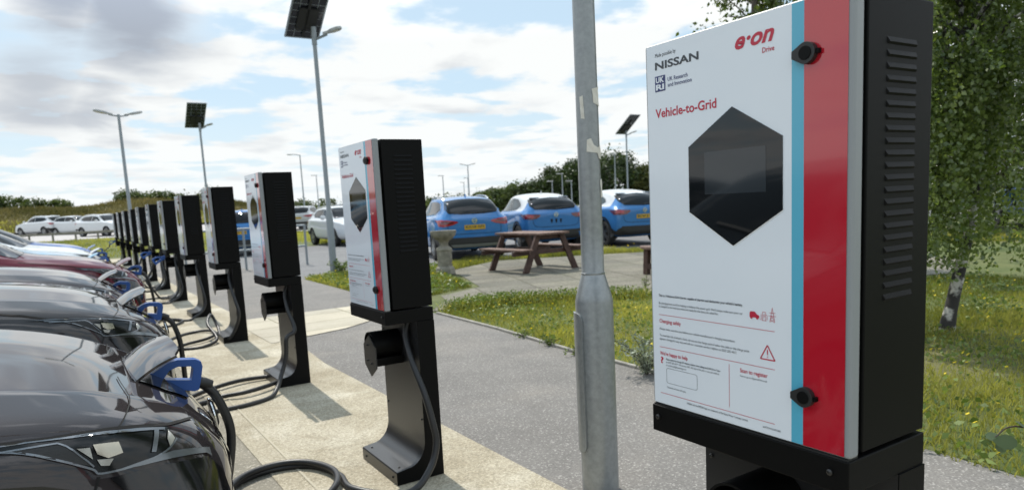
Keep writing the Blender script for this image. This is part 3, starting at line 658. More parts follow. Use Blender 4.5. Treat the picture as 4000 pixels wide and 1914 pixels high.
    def patch(s, name, pts, m, eps=0.004, par=None, mode=None, maxlen=0.07, mirror=False, thick=0.0):
        """pts: 3-D outline near the surface; filled, refined and snapped on to the body"""
        outs = []
        for sd in ((1, -1) if mirror else (1,)):
            P = [V((a, b * sd, c)) for a, b, c in pts]
            nrm = V((0, 0, 0))
            for i in range(len(P)): nrm += P[i].cross(P[(i + 1) % len(P)])
            nrm.normalize(); ctr = sum(P, V((0, 0, 0))) / len(P)
            if nrm.dot(ctr - V((-s.L / 2, 0, 0.6))) < 0: nrm.negate()
            a = nrm.orthogonal().normalized(); b = nrm.cross(a)
            flat = [V(((p - ctr).dot(a), (p - ctr).dot(b), 0)) for p in P]
            bm = bmesh.new(); bv = [bm.verts.new(p) for p in P]
            for t in tessellate_polygon([flat]):
                try: bm.faces.new([bv[i] for i in t])
                except ValueError: pass
            for _ in range(7):
                es = [e for e in bm.edges if e.calc_length() > maxlen]
                if not es: break
                bmesh.ops.subdivide_edges(bm, edges=es, cuts=1); bmesh.ops.triangulate(bm, faces=bm.faces[:])
            for v in bm.verts:
                if mode == 'near':
                    h = s.bvh.find_nearest(v.co); 
                    if h[0] is not None: v.co = h[0] + h[1] * eps
                else:
                    d = V(mode) if mode else -nrm
                    if mode and sd < 0: d = V((d.x, -d.y, d.z))
                    d = d.normalized()
                    h = s.bvh.ray_cast(v.co - d * 1.2, d, 2.5)
                    if h[0] is None: h = s.bvh.find_nearest(v.co)
                    v.co = h[0] - d * eps * 0.4 + h[1] * eps
            bmesh.ops.recalc_face_normals(bm, faces=bm.faces[:])
            f0 = bm.faces[:][0] if len(bm.faces) else None
            avg = sum((f.normal * f.calc_area() for f in bm.faces), V((0, 0, 0)))
            if avg.dot(nrm) < 0: bmesh.ops.reverse_faces(bm, faces=bm.faces[:])
            me = bpy.data.meshes.new(name); bm.to_mesh(me); bm.free(); me.shade_smooth()
            outs.append(link(name, me, m, par or s.root))
        return outs if mirror else outs[0]
    def strip(s, name, pts, w, m, eps=0.004, mode='near', par=None, mirror=False, n=8):
        outs = []
        for sd in ((1, -1) if mirror else (1,)):
            q = catmull([(a, b * sd, c) for a, b, c in pts], n) if len(pts) > 2 else [V((a, b * sd, c)) for a, b, c in pts]
            mb = MB(); vs = []
            for i, p in enumerate(q):
                if mode == 'near': h = s.bvh.find_nearest(p)
                else:
                    d = V(mode).normalized(); h = s.bvh.ray_cast(p - d * 1.2, d, 2.5)
                    if h[0] is None: h = s.bvh.find_nearest(p)
                t = (q[min(i + 1, len(q) - 1)] - q[max(i - 1, 0)]).normalized(); sdv = t.cross(h[1]).normalized()
                c = h[0] + h[1] * eps; vs += [c + sdv * w / 2, c - sdv * w / 2]
            mb.add(vs, [(2 * i, 2 * i + 1, 2 * i + 3, 2 * i + 2) for i in range(len(q) - 1)])
            outs.append(mb.build(name, m, par or s.root))
        return outs

# ---- electric hatchback, nose at x = 0 facing +x
# x, zb, wb, wm, zm, ws, zs, wl, zl, wr, zr, zc
EV = [
 (0.000, .24, .30, .40, .42, .36, .575, .26, .60, .16, .612, .62),
 (-.045, .22, .42, .60, .46, .47, .645, .33, .672, .19, .69, .70),
 (-.11, .20, .54, .72, .49, .565, .738, .385, .758, .22, .764, .767),
 (-.21, .19, .64, .795, .53, .670, .800, .46, .825, .26, .829, .832),
 (-.30, .185, .675, .825, .545, .735, .838, .51, .868, .28, .871, .874),
 (-.38, .18, .70, .85, .56, .790, .862, .555, .902, .30, .907, .912),
 (-.58, .18, .72, .882, .58, .865, .898, .62, .955, .36, .962, .970),
 (-.90, .18, .74, .892, .60, .872, .935, .68, .995, .42, 1.004, 1.014),
 (-1.16, .18, .74, .895, .62, .870, .945, .74, 1.010, .46, 1.037, 1.050),
 (-1.30, .18, .74, .895, .62, .872, .955, .76, 1.045, .50, 1.135, 1.155),
 (-1.70, .18, .74, .895, .62, .874, .965, .765, 1.06, .56, 1.335, 1.365),
 (-2.10, .18, .74, .895, .62, .876, .975, .765, 1.07, .585, 1.465, 1.505),
 (-2.60, .18, .74, .895, .62, .878, .985, .765, 1.08, .595, 1.500, 1.545),
 (-3.20, .18, .74, .895, .62, .88, 1.0, .765, 1.10, .585, 1.470, 1.525),
 (-3.75, .18, .72, .89, .64, .87, 1.02, .75, 1.12, .56, 1.38, 1.455),
 (-4.12, .20, .70, .87, .66, .84, 1.02, .72, 1.12, .55, 1.20, 1.26),
 (-4.32, .24, .66, .83, .68, .80, 1.0, .70, 1.06, .54, 1.09, 1.12),
 (-4.45, .34, .60, .76, .70, .74, .95, .62, .98, .48, 1.0, 1.01)]
def ev_car(body_m, headlit=False):
    c = Car('electric_hatchback', 4.49, EV, (-.90, -3.60), .315, body_m, creases={4: .3, 5: 1.0, 6: .15}, level=3)
    c.add_wheels()
    # windscreen, side glass, rear window
    c.patch('windscreen', [(-1.17, .70, 1.03), (-1.12, .35, 1.07), (-1.11, 0, 1.09), (-1.12, -.35, 1.07), (-1.17, -.70, 1.03), (-2.06, -.53, 1.47), (-2.0, -.25, 1.49), (-1.98, 0, 1.50), (-2.0, .25, 1.49), (-2.06, .53, 1.47)], m_glass, mode=(-.45, 0, -.9))
    c.patch('side_window', [(-1.52, .80, 1.06), (-1.98, .70, 1.37), (-2.25, .66, 1.425), (-2.62, .66, 1.44), (-2.62, .80, 1.085)], m_glass, mode=(0, -1, 0), mirror=True)
    c.patch('rear_side_window', [(-2.66, .80, 1.085), (-2.66, .66, 1.44), (-3.2, .66, 1.425), (-3.62, .68, 1.34), (-3.72, .78, 1.17), (-3.55, .80, 1.11)], m_glass, mode=(0, -1, 0), mirror=True)
    c.patch('rear_window', [(-3.86, .50, 1.36), (-3.86, -.50, 1.36), (-4.22, -.58, 1.13), (-4.22, .58, 1.13)], m_glass, mode=(.6, 0, -.8))
    # headlamps
    hl = [(-.70, .868, .888), (-.62, .862, .888), (-.546, .841, .880), (-.485, .825, .873), (-.421, .801, .864), (-.317, .744, .841), (-.25, .69, .82), (-.197, .645, .796), (-.184, .656, .758), (-.221, .703, .742), (-.29, .759, .740), (-.37, .802, .751), (-.388, .807, .768), (-.453, .825, .813), (-.527, .842, .855), (-.62, .862, .876)]
    for L in c.patch('headlight', hl, m_lampdk, mode='near', mirror=True, eps=0.005, maxlen=.03):
        sd = 1 if L.data.vertices[0].co.y > 0 else -1
        q = lambda pts: [(a, b * sd, z) for a, b, z in pts]
        P = lambda nm, pts, m, e=.008: c.patch(nm, q(pts), m, mode='near', eps=e, par=L, maxlen=.025)
        P('lamp_strip', [(-.69, .868, .886), (-.546, .841, .878), (-.485, .825, .871), (-.421, .801, .862), (-.317, .744, .839), (-.205, .655, .797), (-.209, .662, .791), (-.318, .750, .831), (-.41, .802, .853), (-.50, .830, .867), (-.58, .852, .876)], m_drl)
        P('lamp_reflector', [(-.376, .790, .822), (-.322, .761, .809), (-.319, .767, .780), (-.352, .787, .780), (-.372, .794, .797)], m_lampin)
        P('lower_reflector', [(-.375, .798, .785), (-.341, .783, .775), (-.352, .792, .763), (-.369, .799, .769)], m_clear)
        P('lamp_lens', [(-.410, .806, .824), (-.384, .795, .816), (-.383, .801, .789)], m_clear)
        P('side_reflector', [(-.527, .842, .857), (-.442, .816, .846), (-.43, .813, .836), (-.386, .805, .774), (-.429, .819, .798), (-.49, .835, .834)], m_trim)
        for i_, (a_, b_) in enumerate((((-.60, .862, .866), (-.442, .816, .850)), ((-.442, .816, .850), (-.428, .812, .838)), ((-.428, .812, .838), (-.384, .804, .772)))): c.strip('reflector_edge', q([a_, tuple((u + v) / 2 for u, v in zip(a_, b_)), b_]), .004, m_drl, eps=.0095, par=L)
        c.strip('lamp_rim', q([(-.62, .862, .876), (-.527, .842, .855), (-.453, .825, .813), (-.388, .807, .768), (-.37, .802, .751), (-.29, .759, .740), (-.221, .703, .742), (-.184, .656, .758)]), .005, m_drl, eps=.008, par=L, n=5)
        P('inner_strip', [(-.221, .674, .801), (-.245, .722, .751), (-.256, .729, .755), (-.232, .685, .806)], m_drl)
        P('indicator_lens', [(-.200, .655, .789), (-.190, .660, .760), (-.208, .689, .746), (-.210, .678, .768)], m_clear)
    # shut lines
    c.strip('bonnet_gap', [(-1.16, .80, .995), (-.9, .83, .965), (-.62, .855, .90), (-.545, .840, .886), (-.447, .810, .871), (-.316, .737, .845), (-.192, .625, .799), (-.118, .467, .757)], .009, m_arch, mirror=True)
    c.strip('bonnet_front_gap', [(-.310, .737, .845), (-.281, .565, .853), (-.278, .461, .862), (-.283, .337, .871), (-.284, .25, .877)], .0035, m_arch, mirror=True)
    c.strip('bumper_gap', [(-.375, .805, .745), (-.41, .83, .66), (-.48, .86, .50)], .004, m_arch, mirror=True)
    # lower front: black grille mask, chrome V, bumper openings
    c.patch('grille', [(-.02, .30, .60), (-.05, .36, .66), (0, .0, .62), (-.05, -.36, .66), (-.02, -.30, .60), (0, -.26, .42), (0, .26, .42)], m_gloss, mode='near', eps=.004)
    c.patch('lower_intake', [(-.02, .50, .40), (0, .2, .40), (0, -.2, .40), (-.02, -.5, .40), (-.03, -.5, .27), (0, 0, .25), (-.03, .5, .27)], m_trim, mode='near')
    c.patch('bumper_corner', [(-.355, .798, .735), (-.291, .762, .725), (-.20, .70, .705), (-.112, .595, .668), (-.075, .55, .61), (-.055, .55, .54), (-.07, .60, .45), (-.16, .72, .48), (-.24, .765, .58), (-.32, .79, .68)], m_gloss, mode='near', mirror=True, eps=.005, maxlen=.04)
    c.strip('chrome_trim', [(-.08, .44, .70), (-.045, .40, .64), (-.02, .34, .54), (-.005, .22, .46)], .022, m_chrome, mirror=True, eps=.007)
    c.patch('bumper_crease', [(-.345, .791, .747), (-.29, .761, .736), (-.207, .699, .718), (-.112, .595, .680), (-.097, .577, .661), (-.098, .565, .685), (-.203, .685, .733), (-.256, .733, .742)], m_drl, mode='near', mirror=True, eps=.007, maxlen=.04)
    bd = MB().lathe([(0, .012), (.05, .012), (.062, .004), (.062, 0), (0, 0)], 24, M=Matrix.Translation((.004, 0, .63)) @ Matrix.Rotation(R(82), 4, 'Y')).build('badge', m_chrome, c.root, smooth=35)
    # charge port with open flap
    c.patch('charge_port', [(-.255, .235, .84), (-.255, -.235, .84), (-.16, -.24, .79), (-.09, -.17, .75), (-.05, 0, .73), (-.09, .17, .75), (-.16, .24, .79)], m_gloss, mode=(-.4, 0, -.9), eps=.004, maxlen=.05)
    fl = MB(); n = 8; vs = []; fs = []
    H0, H1 = V((-.245, 0, .846)), V((-.098, 0, .915))
    for j in range(n + 1):
        t = j / n; w = .240 - .012 * t * t
        for i in range(9):
            s_ = -1 + 2 * i / 8
            p = H0.lerp(H1, t); bow = .010 * sin(pi * t) - .014 * s_ * s_
            vs.append((p.x - bow * .3 - (.022 * s_ ** 6 if t > .9 else 0), s_ * w, p.z + bow * .9))
    for j in range(n):
        for i in range(8): a = j * 9 + i; fs.append((a, a + 1, a + 10, a + 9))
    fo = fl.add(vs, fs).build('charge_flap', body_m, c.root, smooth=True, fixn=False)
    sm = fo.modifiers.new('t', 'SOLIDIFY'); sm.thickness = .008; sm.offset = -1; sm.use_even_offset = True; es_ = fo.modifiers.new('e', 'EDGE_SPLIT'); es_.split_angle = R(40); sm.material_offset = 0
    fo2 = MB().box((-.245, -.09, .825), (-.225, .09, .842)).build('flap_hinge', m_trim, c.root, bevel=.004)
    # mirrors, wipers
    for sd in (-1, 1):
        mm = MB().lathe([(0, -.075), (.05, -.07), (.075, -.03), (.08, .03), (.06, .07), (0, .075)], 16, M=Matrix.Translation((-1.72, sd * 1.0, 1.10)) @ Matrix.Diagonal((.55, 1.25, 1.0, 1)) @ Matrix.Rotation(R(90), 4, 'X')).build('mirror', body_m, c.root, smooth=50)
        MB().bar((-1.70, sd * .86, 1.04), (-1.72, sd * .96, 1.07), .05, .035).build('mirror_arm', m_trim, mm)
    for (a, b) in (((-1.10, -.52, 1.075), (-1.30, .10, 1.165)), ((-1.09, .10, 1.105), (-1.28, .60, 1.13))):
        c.strip('wiper', [a, ((a[0] + b[0]) / 2 - .02, (a[1] + b[1]) / 2, (a[2] + b[2]) / 2), b], .02, m_trim, eps=.018)
    c.strip('door_gap', [(-1.42, .86, 1.0), (-1.44, .885, .9), (-1.40, .892, .6), (-1.36, .88, .32)], .008, m_arch, mirror=True)
    return c.root
EVS = [(-.85, -.36, p_dark), (-.725, 1.97, p_dark2), (-.735, 4.17, p_dark), (-.45, 6.45, p_maroon), (-.68, 8.86, p_pale), (-.55, 11.25, p_white), (-.52, 13.6, p_deep)]
EVL = ['nearest dark grey car, its headlight and open charge flap large at the lower left',
       'second nearest grey car, headlight showing just behind the nearest bonnet, charge flap open',
       'third dark grey car between the maroon car and the second grey car, charge flap open',
       'maroon car with pale sky reflected along its bonnet, plugged in at the front',
       'pale blue car with clear headlight, parked between the maroon and white cars',
       'white car with pale bonnet in the plugged in row, beyond the pale blue car',
       'farthest blue car of the plugged in row, only its windscreen edge and roof showing']
e0 = ev_car(p_dark)
for k, (x, y, pm) in enumerate(EVS):
    o = e0 if k == 0 else dup(e0, swap={'dark bronze grey paint': pm})
    o.location = (x, y, 0); tag(o, EVL[k], 'car', 'electric cars plugged in nose first')

# ---- crossover SUV seen from behind
def suv_stations(L, hw, H, belt=1.02, taper=.0, roof_drop=.0, rear_rake=.0):
    z = H
    return [
 (0.000, .30, .34, .50, .48, .42, .70, .30, .74, .18, .76, .77),
 (-.06, .26, .46, .68, .50, .55, .76, .40, .80, .24, .825, .84),
 (-.20, .22, .58, hw * .88, .54, .70, .83, .52, .875, .30, .90, .92),
 (-.45, .21, .68, hw * .965, .58, .83, .90, .62, .95, .36, .98, 1.0),
 (-.85, .21, .72, hw * .99, .62, hw * .955, .96, .70, 1.02, .42, 1.045, 1.06),
 (-1.20, .21, .74, hw, .64, hw * .965, .99, .76, 1.05, .48, 1.085, 1.10),
 (-1.36, .21, .74, hw, .64, hw * .97, 1.0, .775, 1.065, .52, 1.16, 1.18),
 (-1.72, .21, .74, hw, .64, hw * .97, 1.005, .785, 1.075, .585, z * .865, z * .885),
 (-2.06, .21, .74, hw, .64, hw * .972, 1.01, .79, 1.08, .615, z * .945, z * .968),
 (-2.55, .21, .74, hw, .64, hw * .975, 1.015, .79, 1.085, .625, z * .965, z * .998),
 (-L + 1.15, .21, .74, hw, .65, hw * .985, 1.03, .785, 1.10, .62, z * .955 - roof_drop * .4, z * .992 - roof_drop * .4),
 (-L + .62, .22, .74, hw, .68, hw * .985, 1.05, .765, 1.13, .60, z * .925 - roof_drop, z * .968 - roof_drop),
 (-L + .40, .23, .74, hw * .995, .70, hw * .97, 1.05, .745, 1.13, .585, z * .875 - roof_drop, z * .925 - roof_drop),
 (-L + .20, .25, .72, hw * .98, .72, hw * .945, 1.02, .755, 1.08, .62, 1.10 + .16, 1.10 + .20),
 (-L + .09, .28, .70, hw * .955, .74, hw * .92, .98, .76, 1.03, .60, 1.08, 1.10),
 (-L + .02, .34, .66, hw * .90, .74, hw * .86, .92, .70, .97, .54, 1.01, 1.03),
 (-L, .42, .60, hw * .82, .72, hw * .78, .88, .62, .93, .46, .96, .97)]

def plate(c, txt, z, m=m_yplate, parent=None, w=.26, x=None):
    h = c.bvh.ray_cast(V((-c.L - 1, 0, z)), V((1, 0, 0)), 3); X = h[0].x - .012 if x is None else x
    p = MB().box((X - .004, -w, z - .056), (X + .004, w, z + .056)).build('number_plate', m, c.root)
    if txt:
        mb = MB(); put_text(mb, txt, -w * .88, -.036, w * .88, .036, lambda u, v: (X - .0055, -u, z + v), bold=.03)
        mb.build('plate_lettering', m_ink, p, fixn=False)
    return p
def badge(c, z, r=.055):
    h = c.bvh.ray_cast(V((-c.L - 1, 0, z)), V((1, 0, 0)), 3); n = h[1]
    M = Matrix.Translation(h[0] + n * .002) @ n.to_track_quat('Z', 'Y').to_matrix().to_4x4()
    mb = MB().lathe([(r * .72, 0), (r * .72, .010), (r, .010), (r, 0)], 24, M=M, closed=True)
    mb.bar(M @ V((-r, 0, .006)), M @ V((r, 0, .006)), r * .36, .010, up=tuple(n)); return mb.build('badge', m_chrome, c.root, smooth=35)

def suv_a(body):
    """crossover with roof rails"""
    L = 4.39
    c = Car('crossover_car', L, suv_stations(L, .92, 1.59), (-.92, -3.57), .345, body, creases={4: .6, 5: .3, 6: .4}, level=3)
    c.add_wheels(5)
    c.patch('rear_window', [(-L + .52, .60, 1.455), (-L + .53, .3, 1.485), (-L + .53, 0, 1.49), (-L + .53, -.3, 1.485), (-L + .52, -.60, 1.455), (-L + .2, -.665, 1.24), (-L + .12, -.60, 1.14), (-L + .10, -.3, 1.115), (-L + .1, 0, 1.11), (-L + .1, .3, 1.115), (-L + .12, .60, 1.14), (-L + .2, .665, 1.24)], m_glass, mode=(1, 0, -.05), maxlen=.06)
    c.patch('side_window', [(-1.62, .80, 1.09), (-2.0, .68, 1.38), (-2.5, .66, 1.46), (-2.52, .80, 1.10)], m_glass, mode=(0, -1, 0), mirror=True)
    c.patch('rear_side_window', [(-2.56, .80, 1.10), (-2.54, .66, 1.46), (-3.2, .66, 1.44), (-3.55, .66, 1.40), (-3.78, .74, 1.25), (-3.45, .80, 1.13)], m_glass, mode=(0, -1, 0), mirror=True)
    c.strip('window_trim', [(-3.50, .80, 1.115), (-3.80, .75, 1.245), (-3.57, .66, 1.42)], .025, m_chrome, mode='near', mirror=True)
    c.patch('windscreen', [(-1.24, .70, 1.06), (-1.2, 0, 1.10), (-1.24, -.70, 1.06), (-2.02, -.56, 1.49), (-1.98, 0, 1.53), (-2.02, .56, 1.49)], m_glass, mode=(-.4, 0, -.9))
    # tail lamps: boomerang reaching on to the tailgate
    for t in c.patch('tail_light', [(-L + .42, .90, 1.005), (-L + .20, .905, 1.0), (-L + .06, .74, .985), (-L + .02, .44, .955), (-L + .02, .40, .93), (-L + .03, .52, .875), (-L + .06, .76, .835), (-L + .12, .83, .85), (-L + .20, .90, .935)], m_tail, mode='near', mirror=True, eps=.008, maxlen=.05):
        sd = 1 if t.data.vertices[0].co.y > 0 else -1
        c.patch('lamp_lens', [(-L + .07, .79 * sd, .955), (-L + .05, .52 * sd, .935), (-L + .05, .52 * sd, .905), (-L + .09, .80 * sd, .885)], m_taildk, mode='near', eps=.012, par=t)
    c.patch('bumper', [(-L + .62, .93, .40), (-L + .50, .93, .58), (-L + .30, .90, .60), (-L + .12, .80, .575), (-L + .02, .5, .56), (-L, 0, .555), (-L + .02, -.5, .56), (-L + .12, -.80, .575), (-L + .30, -.90, .60), (-L + .50, -.93, .58), (-L + .62, -.93, .40), (-L + .3, -.88, .30), (-L + .08, -.6, .30), (-L + .03, 0, .30), (-L + .08, .6, .30), (-L + .3, .88, .30)], m_trim, mode='near', eps=.008, maxlen=.035)
    c.patch('skid_plate', [(-L + .02, .62, .40), (-L + .02, -.62, .40), (-L + .05, -.54, .33), (-L + .05, .54, .33)], m_skid, mode='near', eps=.014)
    plate(c, 'KX18 GFJ', .80); badge(c, .955, .065)
    c.strip('tailgate_gap', [(-L + .03, .66, .86), (-L + .03, .66, .72), (-L + .02, .60, .655), (-L, 0, .645), (-L + .02, -.60, .655), (-L + .03, -.66, .72), (-L + .03, -.66, .86)], .010, m_arch)
    for sd in (-1, 1):
        pts = []
        for i_, x_ in enumerate((-2.05, -2.15, -2.4, -2.7, -3.0, -3.3, -3.52, -3.62)):
            hh = c.bvh.ray_cast(V((x_, sd * .575, 3)), V((0, 0, -1)), 4); pts.append((x_, sd * .575, hh[0].z + (.0, .03, .045, .048, .048, .045, .03, .0)[i_]))
        MB().tube(catmull(pts, 4), .016, 8).build('roof_rail', m_chrome, c.root, smooth=True)
    MB().prism([(-3.46, 1.52), (-3.62, 1.50), (-3.60, 1.60), (-3.57, 1.61)], -.012, .012, lambda a, b, hh: (a, hh, b)).build('aerial', body, c.root)
    h = c.bvh.find_nearest(V((-L + .15, .12, 1.15)))
    c.strip('wiper', [(-L + .10, .02, 1.12), (-L + .11, -.12, 1.15), (-L + .115, -.36, 1.16)], .03, m_trim, eps=.02)
    for sd in (-1, 1):
        mm = MB().lathe([(0, -.075), (.05, -.07), (.08, -.03), (.085, .03), (.06, .07), (0, .075)], 16, M=Matrix.Translation((-1.66, sd * 1.02, 1.13)) @ Matrix.Diagonal((.6, 1.3, 1.0, 1)) @ Matrix.Rotation(R(90), 4, 'X')).build('mirror', body, c.root, smooth=50)
    return c.root
def suv_b(body, roof, txt=None):
    """sloping compact crossover, contrast roof"""
    L = 4.21
    def rz(x, y, z): return z > 1.10 and x < -1.6 and z > 1.10 + .0 * y and (x > -L + .50 or z > 1.40)
    c = Car('compact_crossover', L, suv_stations(L, .90, 1.595, roof_drop=.055), (-.88, -3.47), .355, body, creases={4: .85, 5: .3, 6: .35}, level=3, roof_m=roof, roofz=rz)
    c.add_wheels(5)
    c.patch('rear_window', [(-L + .50, .60, 1.39), (-L + .51, 0, 1.43), (-L + .50, -.60, 1.39), (-L + .18, -.66, 1.21), (-L + .10, -.56, 1.115), (-L + .09, 0, 1.09), (-L + .10, .56, 1.115), (-L + .18, .66, 1.21)], m_glass, mode=(1, 0, -.05), maxlen=.06)
    sp = MB().prism([(-L + .62, 1.452), (-L + .50, 1.425), (-L + .50, 1.408), (-L + .62, 1.42)], -.56, .56, lambda a, b, h: (a, h, b + .035 * (1 - (h / .6) ** 2))).build('spoiler', m_gloss, c.root, bevel=.01)
    c.patch('side_window', [(-1.62, .80, 1.09), (-2.0, .68, 1.38), (-2.45, .66, 1.46), (-2.47, .80, 1.10)], m_glass2, mode=(0, -1, 0), mirror=True)
    c.patch('rear_side_window', [(-2.51, .80, 1.10), (-2.49, .66, 1.46), (-2.95, .66, 1.42), (-3.28, .70, 1.30), (-3.36, .74, 1.22), (-3.1, .80, 1.13)], m_glass2, mode=(0, -1, 0), mirror=True)
    c.patch('windscreen', [(-1.24, .70, 1.06), (-1.2, 0, 1.10), (-1.24, -.70, 1.06), (-2.02, -.56, 1.49), (-1.98, 0, 1.53), (-2.02, .56, 1.49)], m_glass2, mode=(-.4, 0, -.9))
    for t in c.patch('tail_light', [(-L + .40, .885, 1.0), (-L + .17, .86, .995), (-L + .05, .68, .985), (-L + .03, .44, .975), (-L + .02, .46, .925), (-L + .03, .56, .875), (-L + .07, .74, .86), (-L + .16, .84, .87), (-L + .24, .88, .93)], m_taildk, mode='near', mirror=True, eps=.010, maxlen=.05):
        sd = 1 if t.data.vertices[0].co.y > 0 else -1
        c.patch('lamp_lens', [(-L + .10, .80 * sd, .96), (-L + .06, .62 * sd, .95), (-L + .06, .64 * sd, .90), (-L + .12, .80 * sd, .90)], m_tail, mode='near', eps=.014, par=t)
    c.patch('bumper', [(-L + .60, .91, .38), (-L + .46, .91, .52), (-L + .28, .885, .50), (-L + .14, .82, .43), (-L + .06, .70, .56), (-L + .02, .5, .555), (-L, 0, .55), (-L + .02, -.5, .555), (-L + .06, -.70, .56), (-L + .14, -.82, .43), (-L + .28, -.885, .50), (-L + .46, -.91, .52), (-L + .60, -.91, .38), (-L + .3, -.86, .28), (-L + .08, -.6, .30), (-L + .03, 0, .30), (-L + .08, .6, .30), (-L + .3, .86, .28)], m_trim, mode='near', eps=.008, maxlen=.035)
    for sd in (-1, 1):
        for wx in (-.88, -3.47):
            mb = MB(); n = 20; vs = []
            for k in range(n + 1):
                a = R(-12 + 204 * k / n)
                for rr in (.40, .475):
                    x, z = wx + rr * cos(a), .355 + rr * sin(a); hh = c.bvh.ray_cast(V((x, sd * 2, z)), V((0, -sd, 0)), 2.5)
                    y = hh[0].y if hh[0] is not None and abs(hh[0].y) > .7 else sd * .88
                    vs.append((x, y + sd * .012, z))
            mb.add(vs, [(2 * k, 2 * k + 1, 2 * k + 3, 2 * k + 2) for k in range(n)]).build('arch_trim', m_trim, c.root)
    if txt: plate(c, txt, .80)
    else:
        h = c.bvh.ray_cast(V((-L - 1, 0, .80)), V((1, 0, 0)), 3); X = h[0].x
        for yy in (-.13, 0, .13): MB().prism([(-.03, .05), (.03, .05), (.012, -.05), (-.012, -.05)], 0, .012, lambda a, b, hh, yy=yy: (X - hh, yy + a, .80 + b)).build('plate_bracket', m_arch, c.root)
    badge(c, .965, .06)
    c.strip('tailgate_gap', [(-L + .03, .66, .86), (-L + .02, .56, .67), (-L, 0, .65), (-L + .02, -.56, .67), (-L + .03, -.66, .86)], .010, m_arch)
    MB().tube([(-3.0, 0, 1.54), (-3.03, 0, 1.60), (-3.06, 0, 1.63)], [.018, .012, .006], 8).build('aerial', roof, c.root, smooth=True)
    c.strip('wiper', [(-L + .10, -.02, 1.10), (-L + .11, -.16, 1.13), (-L + .115, -.40, 1.14)], .03, m_trim, eps=.02)
    for sd in (-1, 1):
        mm = MB().lathe([(0, -.075), (.05, -.07), (.08, -.03), (.085, .03), (.06, .07), (0, .075)], 16, M=Matrix.Translation((-1.66, sd * 1.0, 1.13)) @ Matrix.Diagonal((.6, 1.3, 1.0, 1)) @ Matrix.Rotation(R(90), 4, 'X')).build('mirror', body, c.root, smooth=50)
    return c.root
def at_rear(o, x, y, head, L, z=0.0):
    """place a car by the ground point under the middle of its tail; heading in degrees"""
    h = R(head); o.location = (x + L * cos(h), y + L * sin(h), z); o.rotation_euler = (0, 0, h)
A = suv_a(p_blue); at_rear(A, 7.24, 11.62, 74, 4.39)
tag(A, 'bright blue car with roof rails and yellow number plate, behind the stone birdbath', 'car', 'blue cars parked beyond the picnic tables')
B = suv_b(p_blue, p_white); at_rear(B, 10.0, 12.0, 73, 4.21)
tag(B, 'blue car with white roof and no number plate, behind the picnic table', 'car', 'blue cars parked beyond the picnic tables')
Cc = suv_b(p_blue, p_white, 'KV19'); at_rear(Cc, 12.15, 10.85, 77, 4.21)
tag(Cc, 'blue car with white roof and yellow number plate, right of the galvanized pole', 'car', 'blue cars parked beyond the picnic tables')
D = dup(A, swap={'bright blue paint': p_pink}); at_rear(D, 15.9, 12.3, 66, 4.39)
tag(D, 'faded red car, its pale roof edge just showing behind the blue car with yellow plate', 'car')
E_ = dup(A, swap={'bright blue paint': p_white}); at_rear(E_, 8.62, 26.9, 270, 4.39, hgt(8.6, 26))
tag(E_, 'white car behind the solar lamp pole, left of the second charging post', 'car')
F_ = dup(A, swap={'bright blue paint': p_blue}); at_rear(F_, 3.85, 21.6, 66, 4.39)
tag(F_, 'blue car glimpsed behind the metal railing between the third and fourth posts', 'car')
G_ = dup(B, swap={'white paint': p_blue}); at_rear(G_, 19.3, 3.2, 40, 4.21)
tag(G_, 'blue car half hidden behind the birch leaves at the right edge', 'car')
H_ = dup(A, swap={'bright blue paint': p_silver}); at_rear(H_, 11.9, 42.6, 58, 4.39, hgt(12, 42))
tag(H_, 'silver car with red tail lights at the far end of the grass strip', 'car')
I_ = dup(e0, swap={'dark bronze grey paint': p_black}); I_.location = (16.2, 51.5, hgt(16, 51)); I_.rotation_euler = (0, 0, R(205))
tag(I_, 'black car with a bright headlight, right of the silver car', 'car')
J_ = dup(A, swap={'bright blue paint': p_white}); J_.location = (2.9, 53.2, hgt(2.2, 54)); J_.rotation_euler = (0, 0, R(-58))
tag(J_, 'white car with dark side windows, just left of the farthest charging post', 'car', 'white cars parked below the grassy bank')
K_ = dup(e0, swap={'dark bronze grey paint': p_white}); K_.location = (1.7, 62.0, hgt(.4, 62)); K_.rotation_euler = (0, 0, R(-48))
tag(K_, 'white car facing right below the bank, middle one of three white cars', 'car', 'white cars parked below the grassy bank')
Lc = dup(A, swap={'bright blue paint': p_white}); Lc.location = (-3.6, 68.0, hgt(-4, 66)); Lc.rotation_euler = (0, 0, R(128))
tag(Lc, 'white car with red tail light and yellow plate, leftmost below the grassy bank', 'car', 'white cars parked below the grassy bank')
# ------------------------------------------------------------------ lamp posts
m_galv = mat('galvanized steel', (0.25, 0.265, 0.27), 0.38, 0.5, col2=(0.31, 0.325, 0.33), scale=40, bump=0.04, bscale=120, rvar=0.25, detail=10)
m_galv2 = mat('dull lamp pole grey', (0.27, 0.30, 0.32), 0.5, 0.35)
m_tape = mat('cream paper tape', (0.62, 0.59, 0.52), 0.8, col2=(0.70, 0.67, 0.60), scale=20)
m_cell = mat('dark solar cells', (0.008, 0.010, 0.018), 0.15, spec=0.6)
m_bus = mat('solar cell gaps', (0.26, 0.29, 0.33), 0.4)
m_frame = mat('panel frame', (0.30, 0.33, 0.36), 0.4, 0.6)
m_head = mat('lamp head grey', (0.42, 0.43, 0.43), 0.5, 0.2)
m_lens = mat('frosted lamp lens', (0.62, 0.60, 0.52), 0.4)

